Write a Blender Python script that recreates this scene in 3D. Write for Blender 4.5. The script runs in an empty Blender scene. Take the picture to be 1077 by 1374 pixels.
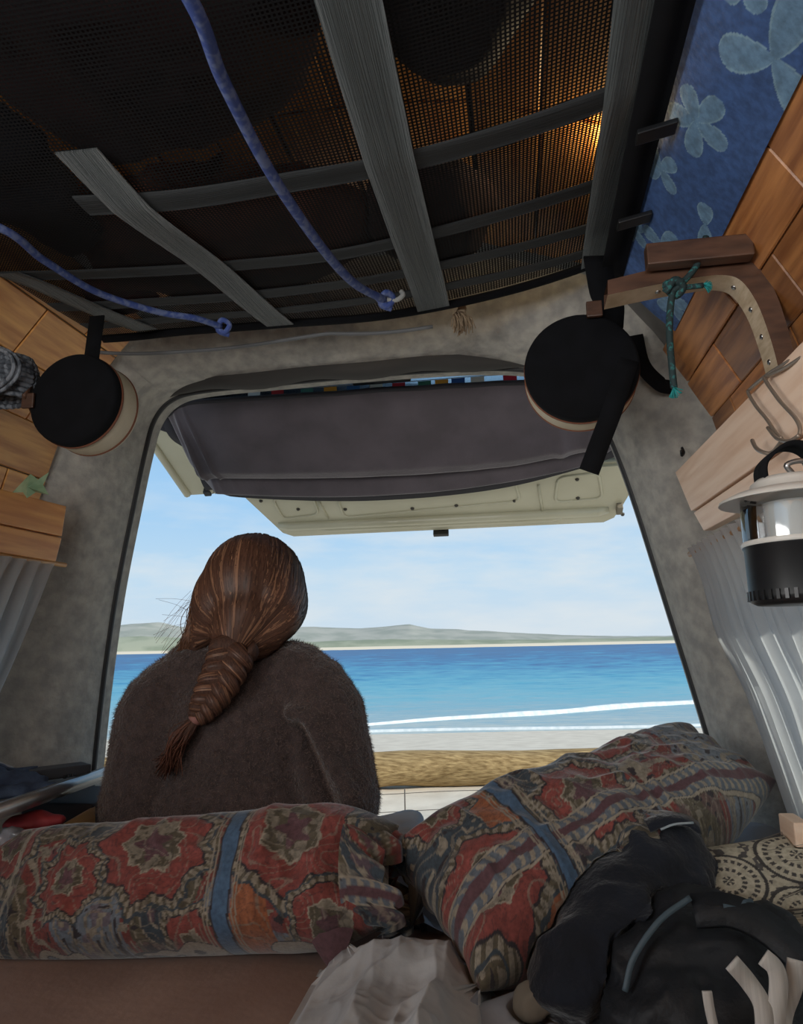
import bpy, bmesh, math, random
import numpy as np
from mathutils import Vector, Matrix
from mathutils.bvhtree import BVHTree
random.seed(7); RNG = np.random.default_rng(7)
sc = bpy.context.scene
COL = sc.collection
A = np.array
# ------------------------------------------------------------------ camera
W, H, F = 1077, 1374, 950
CAM = A([0.26, 0, 1.40])
yaw, pit, rol = map(math.radians, (9.0, 10.8, 1.16))
FWD = A([-math.sin(yaw)*math.cos(pit), math.cos(yaw)*math.cos(pit), math.sin(pit)])
r0 = A([math.cos(yaw), math.sin(yaw), 0]); u0 = np.cross(r0, FWD)
RT = r0*math.cos(rol) - u0*math.sin(rol); UP = np.cross(RT, FWD)
cd = bpy.data.cameras.new('camera'); cam = bpy.data.objects.new('camera', cd); COL.objects.link(cam)
cd.sensor_width = 36; cd.lens = F*36/H; cd.clip_start = .02; cd.clip_end = 5000
M = Matrix([[RT[i], UP[i], -FWD[i], CAM[i]] for i in range(3)] + [[0, 0, 0, 1]])
cam.matrix_world = M
sc.camera = cam
# survey helpers: where a sight line meets a plane of the van (used to read sizes off the photograph)
def ray(u, v): return FWD + RT*(u-W/2)/F - UP*(v-H/2)/F
def PY(u, v, Y): d = ray(u, v); return CAM + d*(Y-CAM[1])/d[1]
def PX(u, v, X): d = ray(u, v); return CAM + d*(X-CAM[0])/d[0]
def PZ(u, v, Z): d = ray(u, v); return CAM + d*(Z-CAM[2])/d[2]
def PP(u, v, p0, n): d = ray(u, v); return CAM + d*(np.dot(A(p0)-CAM, n)/np.dot(d, n))
# ------------------------------------------------------------------ view, sky, sun
sc.view_settings.view_transform = 'Standard'; sc.view_settings.look = 'None'
sc.view_settings.gamma = 1; sc.view_settings.use_curve_mapping = False
sc.view_settings.exposure = 1.25

def lin(c):
    c = A(c, dtype=float)/255
    return np.where(c <= .04045, c/12.92, ((c+.055)/1.055)**2.4)
def L4(c): return tuple(lin(c)) + (1,)

wd = bpy.data.worlds.new('sky'); sc.world = wd; wd.use_nodes = True
N = wd.node_tree; N.nodes.clear()
def wn(t, **k):
    n = N.nodes.new(t)
    for a, b in k.items(): setattr(n, a, b)
    return n
tc = wn('ShaderNodeTexCoord'); sp = wn('ShaderNodeSeparateXYZ'); N.links.new(tc.outputs['Generated'], sp.inputs[0])
rp = wn('ShaderNodeValToRGB'); N.links.new(sp.outputs[2], rp.inputs[0])
e = rp.color_ramp.elements
e[0].position = 0.0; e[0].color = (.53, .62, .70, 1)
e[1].position = 1.0; e[1].color = (.26, .34, .44, 1)
for p, c in ((.10, (.44, .60, .74, 1)), (.22, (.27, .50, .76, 1)), (.42, (.22, .38, .60, 1))):
    x = e.new(p); x.color = c
mp = wn('ShaderNodeMapping'); mp.inputs['Scale'].default_value = (2.2, 2.2, 9.0); N.links.new(tc.outputs['Generated'], mp.inputs[0])
nz = wn('ShaderNodeTexNoise'); nz.inputs['Scale'].default_value = 2.3; nz.inputs['Detail'].default_value = 6; nz.inputs['Roughness'].default_value = .55
N.links.new(mp.outputs[0], nz.inputs[0])
cm = wn('ShaderNodeMapRange'); cm.inputs[1].default_value = .38; cm.inputs[2].default_value = .62
N.links.new(nz.outputs[0], cm.inputs[0])
el = wn('ShaderNodeMapRange'); el.inputs[1].default_value = .26; el.inputs[2].default_value = .12; N.links.new(sp.outputs[2], el.inputs[0])
mu = wn('ShaderNodeMath', operation='MULTIPLY'); N.links.new(cm.outputs[0], mu.inputs[0]); N.links.new(el.outputs[0], mu.inputs[1])
mu2 = wn('ShaderNodeMath', operation='MULTIPLY'); N.links.new(mu.outputs[0], mu2.inputs[0]); mu2.inputs[1].default_value = .8
mx = wn('ShaderNodeMix', data_type='RGBA'); N.links.new(mu2.outputs[0], mx.inputs[0]); N.links.new(rp.outputs[0], mx.inputs[6]); mx.inputs[7].default_value = (.60, .66, .70, 1)
bg = wn('ShaderNodeBackground'); bg.inputs[1].default_value = .5; N.links.new(mx.outputs[2], bg.inputs[0])
wo = wn('ShaderNodeOutputWorld'); N.links.new(bg.outputs[0], wo.inputs[0])

sd = bpy.data.lights.new('sun', 'SUN'); sd.energy = 1.55; sd.angle = .02; sd.color = (1, .93, .82)
sun = bpy.data.objects.new('sun', sd); COL.objects.link(sun)
sun.rotation_euler = Vector((.85, -.34, .56)).to_track_quat('Z', 'Y').to_euler()

# added fill lights behind the camera, at the windscreen and sliding door openings
def fill_light(name, loc, tgt, sx, sy, watts, col):
    d = bpy.data.lights.new(name, 'AREA'); d.shape = 'RECTANGLE'; d.size = sx; d.size_y = sy; d.energy = watts; d.color = col
    o = bpy.data.objects.new(name, d); COL.objects.link(o); o.location = loc
    o.rotation_euler = (Vector(loc)-Vector(tgt)).to_track_quat('Z', 'Y').to_euler()
fill_light('windscreen_fill', (-.05, -1.66, 1.5), (-.05, 1.5, 1.5), 1.2, .65, 9, (1, .98, .95))
fill_light('sliding_door_fill', (-.93, -.68, 1.55), (.6, .3, 1.62), 1.0, .6, 10.0, (1, .98, .95))
# ------------------------------------------------------------------ materials
MATS = {}
def mat(name, col, rough=.8, col2=None, nscale=8, stretch=(1, 1, 1), detail=4, lo=.35, hi=.65, bump=0, bscale=None, bstretch=None,
        metal=0, sheen=0, attr=None, alpha=1, trans=0, rand=0, spec=.5, transluc=0, coat=0):
    if name in MATS: return MATS[name]
    m = bpy.data.materials.new(name); m.use_nodes = True; t = m.node_tree; n = t.nodes; l = t.links
    b = n['Principled BSDF']; b.inputs['Roughness'].default_value = rough; b.inputs['Metallic'].default_value = metal
    b.inputs['Specular IOR Level'].default_value = spec
    if sheen: b.inputs['Sheen Weight'].default_value = sheen; b.inputs['Sheen Roughness'].default_value = .4
    if coat: b.inputs['Coat Weight'].default_value = coat
    tcx = n.new('ShaderNodeTexCoord')
    def noise(scale, st, det):
        mpp = n.new('ShaderNodeMapping'); mpp.inputs['Scale'].default_value = st; l.new(tcx.outputs['Object'], mpp.inputs[0])
        if rand:
            oi = n.new('ShaderNodeObjectInfo'); cx = n.new('ShaderNodeCombineXYZ'); ml = n.new('ShaderNodeMath'); ml.operation = 'MULTIPLY'; ml.inputs[1].default_value = 37
            l.new(oi.outputs['Random'], ml.inputs[0])
            for i in range(3): l.new(ml.outputs[0], cx.inputs[i])
            l.new(cx.outputs[0], mpp.inputs['Location'])
        q = n.new('ShaderNodeTexNoise'); q.inputs['Scale'].default_value = scale; q.inputs['Detail'].default_value = det
        l.new(mpp.outputs[0], q.inputs[0]); return q.outputs[0]
    out = None
    if attr:
        a = n.new('ShaderNodeAttribute'); a.attribute_name = attr; out = a.outputs['Color']
        q = noise(nscale, stretch, detail)
        mr = n.new('ShaderNodeMapRange'); mr.inputs[1].default_value = lo; mr.inputs[2].default_value = hi; mr.inputs[3].default_value = .75; mr.inputs[4].default_value = 1.15
        l.new(q, mr.inputs[0])
        mm = n.new('ShaderNodeMix'); mm.data_type = 'RGBA'; mm.blend_type = 'MULTIPLY'; mm.inputs[0].default_value = 1
        l.new(out, mm.inputs[6]); l.new(mr.outputs[0], mm.inputs[7]); out = mm.outputs[2]
    elif col2 is not None:
        q = noise(nscale, stretch, detail)
        mr = n.new('ShaderNodeMapRange'); mr.inputs[1].default_value = lo; mr.inputs[2].default_value = hi; l.new(q, mr.inputs[0])
        mm = n.new('ShaderNodeMix'); mm.data_type = 'RGBA'; mm.inputs[6].default_value = L4(col); mm.inputs[7].default_value = L4(col2)
        l.new(mr.outputs[0], mm.inputs[0]); out = mm.outputs[2]
    if out is not None and rand:
        oi = n.new('ShaderNodeObjectInfo'); mr = n.new('ShaderNodeMapRange'); mr.inputs[3].default_value = 1-rand; mr.inputs[4].default_value = 1+rand*.6
        l.new(oi.outputs['Random'], mr.inputs[0])
        mm = n.new('ShaderNodeMix'); mm.data_type = 'RGBA'; mm.blend_type = 'MULTIPLY'; mm.inputs[0].default_value = 1
        l.new(out, mm.inputs[6]); l.new(mr.outputs[0], mm.inputs[7]); out = mm.outputs[2]
    if out is not None: l.new(out, b.inputs['Base Color'])
    else: b.inputs['Base Color'].default_value = L4(col)
    if bump:
        q = noise(bscale or nscale, bstretch or stretch, 5); bp = n.new('ShaderNodeBump'); bp.inputs['Strength'].default_value = bump; bp.inputs['Distance'].default_value = .01
        l.new(q, bp.inputs['Height']); l.new(bp.outputs[0], b.inputs['Normal'])
    if trans: b.inputs['Transmission Weight'].default_value = trans; b.inputs['IOR'].default_value = 1.2
    if alpha < 1: b.inputs['Alpha'].default_value = alpha
    if transluc:
        tr = n.new('ShaderNodeBsdfTranslucent'); tr.inputs[0].default_value = L4(col); ms = n.new('ShaderNodeMixShader'); ms.inputs[0].default_value = transluc
        o = n['Material Output']; l.new(b.outputs[0], ms.inputs[1]); l.new(tr.outputs[0], ms.inputs[2]); l.new(ms.outputs[0], o.inputs[0])
    MATS[name] = m; return m

def clear_mat(name, tint=(1, 1, 1), gloss=.12, rough=.05):
    m = bpy.data.materials.new(name); m.use_nodes = True; t = m.node_tree; n = t.nodes; n.remove(n['Principled BSDF'])
    a = n.new('ShaderNodeBsdfTransparent'); a.inputs[0].default_value = tint + (1,)
    g = n.new('ShaderNodeBsdfGlossy'); g.inputs['Roughness'].default_value = rough
    lw = n.new('ShaderNodeFresnel'); lw.inputs[0].default_value = 1.45
    mr = n.new('ShaderNodeMath'); mr.operation = 'ADD'; mr.inputs[1].default_value = gloss*.4; t.links.new(lw.outputs[0], mr.inputs[0])
    s = n.new('ShaderNodeMixShader'); t.links.new(mr.outputs[0], s.inputs[0]); t.links.new(a.outputs[0], s.inputs[1]); t.links.new(g.outputs[0], s.inputs[2])
    t.links.new(s.outputs[0], n['Material Output'].inputs[0]); MATS[name] = m; return m

felt = mat('grey_felt', (170, 166, 158), .95, (142, 140, 135), 34, (1, 1, 1), 10, .35, .65, bump=.5, bscale=60)
pine = mat('golden_pine', (218, 160, 88), .42, (180, 118, 58), 5, (14, 1.2, 14), 5, bump=.06, rand=.22)
teak = mat('mid_brown_plank', (184, 124, 72), .36, (134, 82, 44), 5, (14, 1.1, 14), 5, bump=.06, rand=.38)
palewood = mat('pale_pinkish_pine', (240, 212, 188), .5, (222, 186, 158), 4, (8, 1.1, 16), 6, .35, .7, bump=.05)
darkwood = mat('dark_stained_wood', (86, 58, 42), .45, (62, 40, 28), 6, (3, 12, 12), 5, bump=.05)
edgewood = mat('plywood_edge', (196, 178, 152), .6, (170, 150, 122), 30, (1, 1, 5), 3)
webgrey = mat('grey_webbing', (80, 87, 88), .85, (64, 72, 74), 6, (60, 1, 1), 3, bump=.6, bscale=8, bstretch=(70, 1, 1), sheen=.2)
webdark = mat('charcoal_webbing', (40, 43, 45), .85, (32, 35, 37), 6, (1, 60, 1), 3, bump=.5, bscale=8, bstretch=(1, 70, 1))
netmat = mat('black_net', (22, 22, 24), .9, spec=.2)
black = mat('black_fabric', (13, 14, 18), .95, (9, 10, 13), 30, spec=.2)
blackpl = mat('black_plastic', (20, 21, 23), .4)
rubber = mat('rubber_seal', (34, 35, 37), .6)
metal = mat('dull_steel', (150, 150, 150), .35, metal=1)
alu = mat('brushed_aluminium', (190, 192, 195), .32, (165, 168, 170), 5, (40, 1, 40), 3, metal=.9)
paint = mat('cream_van_paint', (196, 192, 168), .38, (184, 179, 154), 4, (1, 1, 1), 5, coat=.2)
white = mat('white_linen', (186, 186, 186), .9, (168, 169, 171), 7, bump=.15, bscale=40)

# ------------------------------------------------------------------ mesh helpers
def wloc(o):
    v = Vector(o.location)
    while o.parent: o = o.parent; v += Vector(o.location)
    return v
def mesh(name, V, Fc, m, parent=None, smooth=True, cols=None, uvfn=None):
    me = bpy.data.meshes.new(name)
    V = np.asarray(V, dtype=float)
    me.from_pydata([tuple(p) for p in V], [], [tuple(int(i) for i in f) for f in Fc])
    if smooth: me.polygons.foreach_set('use_smooth', [True]*len(me.polygons))
    if cols is not None:
        ca = me.color_attributes.new('col', 'FLOAT_COLOR', 'POINT')
        c4 = np.ones((len(V), 4)); c4[:, :3] = cols; ca.data.foreach_set('color', c4.ravel())
    me.materials.append(m); me.update()
    return link(name, me, parent)
def link(name, me, parent=None):
    o = bpy.data.objects.new(name, me); COL.objects.link(o)
    if parent is not None:
        o.parent = parent; o.location = -wloc(parent)
    return o
def tag(o, label=None, cat=None, group=None, kind=None):
    if label: o['label'] = label
    if cat: o['category'] = cat
    if group: o['group'] = group
    if kind: o['kind'] = kind
    return o
def thing(name, loc, label, cat, group=None):
    o = bpy.data.objects.new(name, None); COL.objects.link(o); o.location = Vector([float(c) for c in loc]); o.empty_display_size = .05
    return tag(o, label, cat, group)
def nrm(v): v = A(v, dtype=float); return v/ (np.linalg.norm(v)+1e-12)
def catmull(P, n):
    P = A(P, dtype=float); Q = np.vstack([2*P[0]-P[1], P, 2*P[-1]-P[-2]]); k = len(P)-1; out = []
    for t in np.linspace(0, k, n):
        i = min(int(t), k-1); f = t-i; a, b, c, d = Q[i], Q[i+1], Q[i+2], Q[i+3]
        out.append(.5*((2*b)+(-a+c)*f+(2*a-5*b+4*c-d)*f*f+(-a+3*b-3*c+d)*f**3))
    return A(out)
def frames(P, up=None):
    P = A(P, dtype=float); T = np.gradient(P, axis=0); T = A([nrm(t) for t in T]); out = []
    s = None
    for i, t in enumerate(T):
        if up is not None:
            s = nrm(np.cross(t, A(up)))
        elif s is None:
            r = A([0, 0, 1.]) if abs(t[2]) < .9 else A([1., 0, 0]); s = nrm(np.cross(t, r))
        else: s = nrm(s - t*np.dot(s, t))
        out.append((s, nrm(np.cross(s, t))))
    return P, out
def sweep(P, prof, up=None, scale=None, closed=True, cap=True):
    """prof: list of (a,b) offsets along side / normal"""
    P, fr = frames(P, up); n = len(prof); V = []; Fc = []
    for i, p in enumerate(P):
        k = 1 if scale is None else scale[i]
        for a, b in prof: V.append(p + (fr[i][0]*a + fr[i][1]*b)*k)
    m = n if closed else n-1
    for i in range(len(P)-1):
        for j in range(m):
            j2 = (j+1) % n; Fc.append((i*n+j, i*n+j2, (i+1)*n+j2, (i+1)*n+j))
    if cap and closed:
        Fc.append(tuple(range(n))[::-1]); Fc.append(tuple((len(P)-1)*n+j for j in range(n)))
    return V, Fc
def circ(r, n=8): return [(r*math.cos(2*math.pi*k/n), r*math.sin(2*math.pi*k/n)) for k in range(n)]
def tube(P, r, n=8):
    if np.isscalar(r): return sweep(P, circ(r, n))
    return sweep(P, circ(1, n), scale=r)
def ribbon(P, w, t, up): return sweep(P, [(-w/2, -t/2), (w/2, -t/2), (w/2, t/2), (-w/2, t/2)], up)
def grid(fn, nu, nv):
    V = [fn(i/(nu-1), j/(nv-1)) for j in range(nv) for i in range(nu)]
    return V, [(j*nu+i, j*nu+i+1, (j+1)*nu+i+1, (j+1)*nu+i) for j in range(nv-1) for i in range(nu-1)]
def gridA(X, Y, Z):
    nv, nu = X.shape; V = np.stack([X, Y, Z], -1).reshape(-1, 3); idx = np.arange(nu*nv).reshape(nv, nu)
    return V, np.stack([idx[:-1, :-1], idx[:-1, 1:], idx[1:, 1:], idx[1:, :-1]], -1).reshape(-1, 4)
def join(*parts):
    V = []; Fc = []
    for v, f in parts:
        o = len(V); V += [tuple(p) for p in v]; Fc += [tuple(i+o for i in q) for q in f]
    return V, Fc
def lathe(prof, c, axis=(0, 0, 1), n=32, ref=(1, 0, 0)):
    """prof: (r, h) along axis"""
    a = nrm(axis); x = nrm(A(ref)-a*np.dot(ref, a)); y = np.cross(a, x); V = []; Fc = []
    for r, h in prof:
        for k in range(n):
            t = 2*math.pi*k/n; V.append(A(c)+a*h+(x*math.cos(t)+y*math.sin(t))*max(r, 1e-4))
    for i in range(len(prof)-1):
        for k in range(n): Fc.append((i*n+k, i*n+(k+1) % n, (i+1)*n+(k+1) % n, (i+1)*n+k))
    return V, Fc
def bevbox(name, pts8, m, parent=None, bev=.004, seg=2):
    """pts8: bottom 4 then top 4, same winding"""
    bm = bmesh.new(); vs = [bm.verts.new(tuple(p)) for p in pts8]
    for f in ((3, 2, 1, 0), (4, 5, 6, 7), (0, 1, 5, 4), (1, 2, 6, 5), (2, 3, 7, 6), (3, 0, 4, 7)): bm.faces.new([vs[i] for i in f])
    bmesh.ops.recalc_face_normals(bm, faces=bm.faces)
    if bev: bmesh.ops.bevel(bm, geom=list(bm.edges), offset=bev, segments=seg, affect='EDGES', profile=.6)
    me = bpy.data.meshes.new(name); bm.to_mesh(me); bm.free(); me.materials.append(m)
    return link(name, me, parent)
def cube8(lo, hi):
    (a, b, c), (d, e2, f) = lo, hi
    return [(a, b, c), (d, b, c), (d, e2, c), (a, e2, c), (a, b, f), (d, b, f), (d, e2, f), (a, e2, f)]
def obox8(c, ex, ey, ez):
    c, ex, ey, ez = A(c), A(ex), A(ey), A(ez)
    return [c-ex-ey-ez, c+ex-ey-ez, c+ex+ey-ez, c-ex+ey-ez, c-ex-ey+ez, c+ex-ey+ez, c+ex+ey+ez, c-ex+ey+ez]
# value noise
TAB = RNG.random((64, 64, 64))
def vn3(P, s=1.0, seed=0):
    P = A(P)*s + seed*7.31 + 500.; i = np.floor(P).astype(int); f = P-i; f = f*f*(3-2*f); r = 0
    for dx in (0, 1):
        for dy in (0, 1):
            for dz in (0, 1):
                w = (f[..., 0] if dx else 1-f[..., 0])*(f[..., 1] if dy else 1-f[..., 1])*(f[..., 2] if dz else 1-f[..., 2])
                r = r + w*TAB[(i[..., 0]+dx) % 64, (i[..., 1]+dy) % 64, (i[..., 2]+dz) % 64]
    return r
def vn2(x, y, s=1., seed=0): return vn3(np.stack([x*s, y*s, np.full_like(x, .37)], -1), 1, seed)
def fold(P, s, seed=0):  # ridged folds
    return 1-abs(2*vn3(P, s, seed)-1)
def blob(name, prims, m, parent=None, voxel=.008, smooth=4, disp=None):
    bm = bmesh.new()
    for p in prims:
        if p[0] == 'e':
            _, c, r, *rot = p
            mt = Matrix.Translation(Vector([float(q) for q in c])) @ (rot[0].to_4x4() if rot else Matrix()) @ Matrix.Diagonal((r[0], r[1], r[2], 1))
            bmesh.ops.create_uvsphere(bm, u_segments=20, v_segments=14, radius=1, matrix=mt)
        elif p[0] == 'c':
            _, a, b, ra, rb = p; a, b = A(a, dtype=float), A(b, dtype=float)
            k = 9; Pp = [a+(b-a)*t for t in np.linspace(0, 1, k)]; rr = [ra+(rb-ra)*t for t in np.linspace(0, 1, k)]
            d = nrm(b-a); pre = [(a-d*ra*c2, ra*math.sqrt(max(1e-3, 1-c2*c2))) for c2 in (.97, .8, .5)]; post = [(b+d*rb*c2, rb*math.sqrt(max(1e-3, 1-c2*c2))) for c2 in (.5, .8, .97)]
            Pp = [q[0] for q in pre]+Pp+[q[0] for q in post]; rr = [q[1] for q in pre]+rr+[q[1] for q in post]
            V, Fc = tube(Pp, rr, 14); vs = [bm.verts.new(tuple(v)) for v in V]
            for f in Fc: bm.faces.new([vs[i] for i in f])
    bmesh.ops.recalc_face_normals(bm, faces=bm.faces)
    me = bpy.data.meshes.new('tmp'); bm.to_mesh(me); bm.free()
    o = bpy.data.objects.new('tmp', me); COL.objects.link(o)
    r = o.modifiers.new('r', 'REMESH'); r.mode = 'VOXEL'; r.voxel_size = voxel
    if smooth: s = o.modifiers.new('s', 'SMOOTH'); s.iterations = smooth; s.factor = .5
    dg = bpy.context.evaluated_depsgraph_get(); ev = o.evaluated_get(dg)
    out = bpy.data.meshes.new_from_object(ev, depsgraph=dg); bpy.data.objects.remove(o); bpy.data.meshes.remove(me)
    out.name = name; n = len(out.vertices)
    if disp:
        co = np.empty(n*3); out.vertices.foreach_get('co', co); co = co.reshape(-1, 3)
        no = np.empty(n*3); out.vertex_normals.foreach_get('vector', no); no = no.reshape(-1, 3)
        co = co + no*disp(co)[:, None]; out.vertices.foreach_set('co', co.ravel())
    out.materials.clear(); out.materials.append(m)
    out.polygons.foreach_set('use_smooth', [True]*len(out.polygons)); out.update()
    return link(name, out, parent)
def setcols(o, c):
    me = o.data; ca = me.color_attributes.new('col', 'FLOAT_COLOR', 'POINT'); c4 = np.ones((len(me.vertices), 4)); c4[:, :3] = c
    ca.data.foreach_set('color', c4.ravel())
def coords(o):
    n = len(o.data.vertices); co = np.empty(n*3); o.data.vertices.foreach_get('co', co); return co.reshape(-1, 3)

# ================================================================== OUTDOORS (frame turned 9 degrees to the van)
OX = A([math.cos(yaw), math.sin(yaw), 0]); OY = A([-math.sin(yaw), math.cos(yaw), 0])
def out_pts(X, D, Z): return CAM*A([1, 1, 0]) + X[..., None]*OX + D[..., None]*OY + Z[..., None]*A([0, 0, 1.])
def out_grid(xs, ds, zf):
    D, X = np.meshgrid(ds, xs, indexing='ij'); Pn = out_pts(X, D, zf(X, D)); return gridA(Pn[..., 0], Pn[..., 1], Pn[..., 2])
SEA = -1.0
def shore(X): return 20.5 + .5*np.sin(X*.21+1)+.04*X
def sandz(X, D):
    z = np.interp(D, [0, 9.5, 13, 21, 32], [0, 0, -.35, -1.02, -1.9])
    return z + .05*(vn2(X, D, .8, 3)-.5)*np.clip(1-(D-9)/8, .15, 1) + .025*(vn2(X, D, 3.1, 4)-.5)*np.clip(1-(D-9)/6, 0, 1)
sandm = mat('pale_beach_sand', (222, 212, 194), .95, (205, 194, 176), 3, detail=8, bump=.4, bscale=14)
v, f = out_grid(np.concatenate([np.linspace(-40, -8, 24), np.linspace(-7.8, 8, 140), np.linspace(8.5, 40, 24)]), np.concatenate([np.linspace(-6, 4, 12), np.linspace(4.1, 34, 200)]), sandz)
tag(mesh('beach', v, f, sandm), 'pale sandy beach between the van and the water', None, kind='structure')

# sea
m = bpy.data.materials.new('sea_water'); m.use_nodes = True; MATS['sea'] = m; t = m.node_tree; n = t.nodes; l = t.links; b = n['Principled BSDF']
ge = n.new('ShaderNodeNewGeometry'); dt = n.new('ShaderNodeVectorMath'); dt.operation = 'DOT_PRODUCT'; dt.inputs[1].default_value = tuple(OY); l.new(ge.outputs['Position'], dt.inputs[0])
dx = n.new('ShaderNodeVectorMath'); dx.operation = 'DOT_PRODUCT'; dx.inputs[1].default_value = tuple(OX); l.new(ge.outputs['Position'], dx.inputs[0])
dv = n.new('ShaderNodeMath'); dv.operation = 'DIVIDE'; dv.inputs[0].default_value = 20; l.new(dt.outputs['Value'], dv.inputs[1])
lg = n.new('ShaderNodeMath'); lg.operation = 'LOGARITHM'; lg.inputs[1].default_value = math.e; l.new(dt.outputs['Value'], lg.inputs[0])
xd = n.new('ShaderNodeMath'); xd.operation = 'DIVIDE'; l.new(dx.outputs['Value'], xd.inputs[0]); l.new(dt.outputs['Value'], xd.inputs[1])
cx = n.new('ShaderNodeCombineXYZ'); l.new(xd.outputs[0], cx.inputs[0]); l.new(dv.outputs[0], cx.inputs[1])
def snoise(st, sc_, det):
    mpp = n.new('ShaderNodeMapping'); mpp.inputs['Scale'].default_value = st; l.new(cx.outputs[0], mpp.inputs[0])
    q = n.new('ShaderNodeTexNoise'); q.inputs['Scale'].default_value = sc_; q.inputs['Detail'].default_value = det; q.inputs['Roughness'].default_value = .6; l.new(mpp.outputs[0], q.inputs[0]); return q.outputs[0]
q1 = snoise((3, 14, 1), 2.0, 5); q2 = snoise((14, 75, 1), 2.0, 5)
ad = n.new('ShaderNodeMath'); ad.operation = 'MULTIPLY_ADD'; ad.inputs[1].default_value = .50; l.new(q1, ad.inputs[0]); l.new(dv.outputs[0], ad.inputs[2])
su = n.new('ShaderNodeMath'); su.operation = 'SUBTRACT'; su.inputs[1].default_value = .25; l.new(ad.outputs[0], su.inputs[0])
ad2 = n.new('ShaderNodeMath'); ad2.operation = 'MULTIPLY_ADD'; ad2.inputs[1].default_value = .75; l.new(q2, ad2.inputs[0]); l.new(su.outputs[0], ad2.inputs[2])
su2 = n.new('ShaderNodeMath'); su2.operation = 'SUBTRACT'; su2.inputs[1].default_value = .375; l.new(ad2.outputs[0], su2.inputs[0])
rp = n.new('ShaderNodeValToRGB'); l.new(su2.outputs[0], rp.inputs[0]); e = rp.color_ramp.elements
e[0].position = .03; e[0].color = L4((58, 100, 144)); e[1].position = .97; e[1].color = L4((186, 196, 192))
for p, c in ((.13, (50, 110, 158)), (.24, (60, 140, 178)), (.38, (92, 166, 190)), (.55, (116, 178, 194)), (.72, (140, 178, 190)), (.86, (164, 186, 190))):
    x = e.new(p); x.color = L4(c)
l.new(rp.outputs[0], b.inputs['Base Color']); b.inputs['Roughness'].default_value = .45; b.inputs['Specular IOR Level'].default_value = .25
bp = n.new('ShaderNodeBump'); bp.inputs['Strength'].default_value = .35; bp.inputs['Distance'].default_value = .3; l.new(q2, bp.inputs['Height']); l.new(bp.outputs[0], b.inputs['Normal'])
def seaz(X, D):
    amp = np.interp(D, [19, 24, 40, 200], [.0, .03, .10, .25])
    ph = D+ .9*np.sin(X*.13)+.05*X
    return SEA + amp*(np.sin(ph*.9)*.4+ (vn2(X, D*3, .35, 8)-.5)*.9)
ds = np.concatenate([np.linspace(19, 60, 150), np.geomspace(60.5, 1500, 120)])
v, f = out_grid(np.concatenate([-np.geomspace(900, 22, 30), np.linspace(-21, 21, 110), np.geomspace(22, 900, 30)]), ds, seaz)
tag(mesh('sea', v, f, m), 'turquoise sea deepening to blue towards the far shore', None, kind='structure')
# breaking wave: foam ridge that fades out towards the left
foam = mat('sea_foam', (232, 236, 236), .9, (205, 216, 218), 5, bump=.3)
def wave(name, x0, x1, dfun, w, h, label):
    xs = np.linspace(x0, x1, 160); rows = []
    for k, (dd, hh) in enumerate(((-1, -.05), (-.55, .35), (-.2, .9), (.15, 1), (.5, .5), (1, -.1))):
        env = np.clip((xs-x0)/((x1-x0)*.5), .05, 1)*(.6+.8*vn2(xs, xs*0, .6, 2))
        rows.append(out_pts(xs, dfun(xs)+dd*w*env, SEA+(.06+hh*h*env if abs(dd) < .99 else -.12+0*xs)))
    R = A(rows); v, f = gridA(R[..., 0], R[..., 1], R[..., 2]); tag(mesh(name, v, f, foam), label, 'wave')
wave('breaking_wave', -3, 19, lambda x: 29.2 + .15*np.sin(x*.9) + np.where(x < 12.5, (x-12.5)*.44, (x-12.5)*.1), .26, .10, 'white foam crest of the breaking wave rolling towards the beach')
wave('wave_wash', -8, 14, lambda x: 20.9 + .5*np.sin(x*.33+2)+.09*x, .10, .012, 'thin low foam line of spent wave on the wet sand')

# far shore: strip of sand and hills
D0 = 1050.
sandfar = mat('far_sand', (226, 214, 190), .95)
xs = np.linspace(-700, 700, 120)
R = A([out_pts(xs, 0*xs+D0-14, 0*xs+SEA-.5), out_pts(xs, 0*xs+D0, 0*xs+1.2+1.2*vn2(xs, 0*xs, .01, 5)), out_pts(xs, 0*xs+D0+40, 0*xs+3.2)])
v, f = gridA(R[..., 0], R[..., 1], R[..., 2]); tag(mesh('far_beach', v, f, sandfar), 'thin pale line of sand along the far shore', None, kind='structure')
def pxx(u): return (u-W/2)/F   # slope across the outdoor frame
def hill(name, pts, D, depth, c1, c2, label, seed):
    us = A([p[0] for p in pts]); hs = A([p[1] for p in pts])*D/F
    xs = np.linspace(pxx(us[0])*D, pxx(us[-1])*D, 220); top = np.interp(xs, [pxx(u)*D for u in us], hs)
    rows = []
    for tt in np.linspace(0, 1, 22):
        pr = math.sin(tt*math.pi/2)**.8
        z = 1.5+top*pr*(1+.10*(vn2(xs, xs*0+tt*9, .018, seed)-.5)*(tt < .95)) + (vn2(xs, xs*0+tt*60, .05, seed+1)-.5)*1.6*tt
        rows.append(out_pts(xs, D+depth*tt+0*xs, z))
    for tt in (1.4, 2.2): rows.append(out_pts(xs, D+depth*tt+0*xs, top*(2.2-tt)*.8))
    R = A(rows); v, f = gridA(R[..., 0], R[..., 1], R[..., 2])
    tag(mesh(name, v, f, mat(name+'_hazed_scrub', c1, 1, c2, .02, (1, 1, 2), 6, .4, .6, spec=.1)), label, None, kind='structure')  # aerial haze is mixed into the pale scrub colours
hill('far_hill', [(40, 30), (100, 44), (150, 46), (185, 38), (235, 32), (300, 34), (400, 34), (470, 30), (520, 33), (548, 35), (580, 28), (660, 23), (720, 18), (800, 13), (900, 9), (1000, 9), (1080, 5)], 1180., 240, (172, 173, 164), (152, 157, 148), 'long low scrubby hill paled by painted haze behind the far shore', 11)
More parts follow.
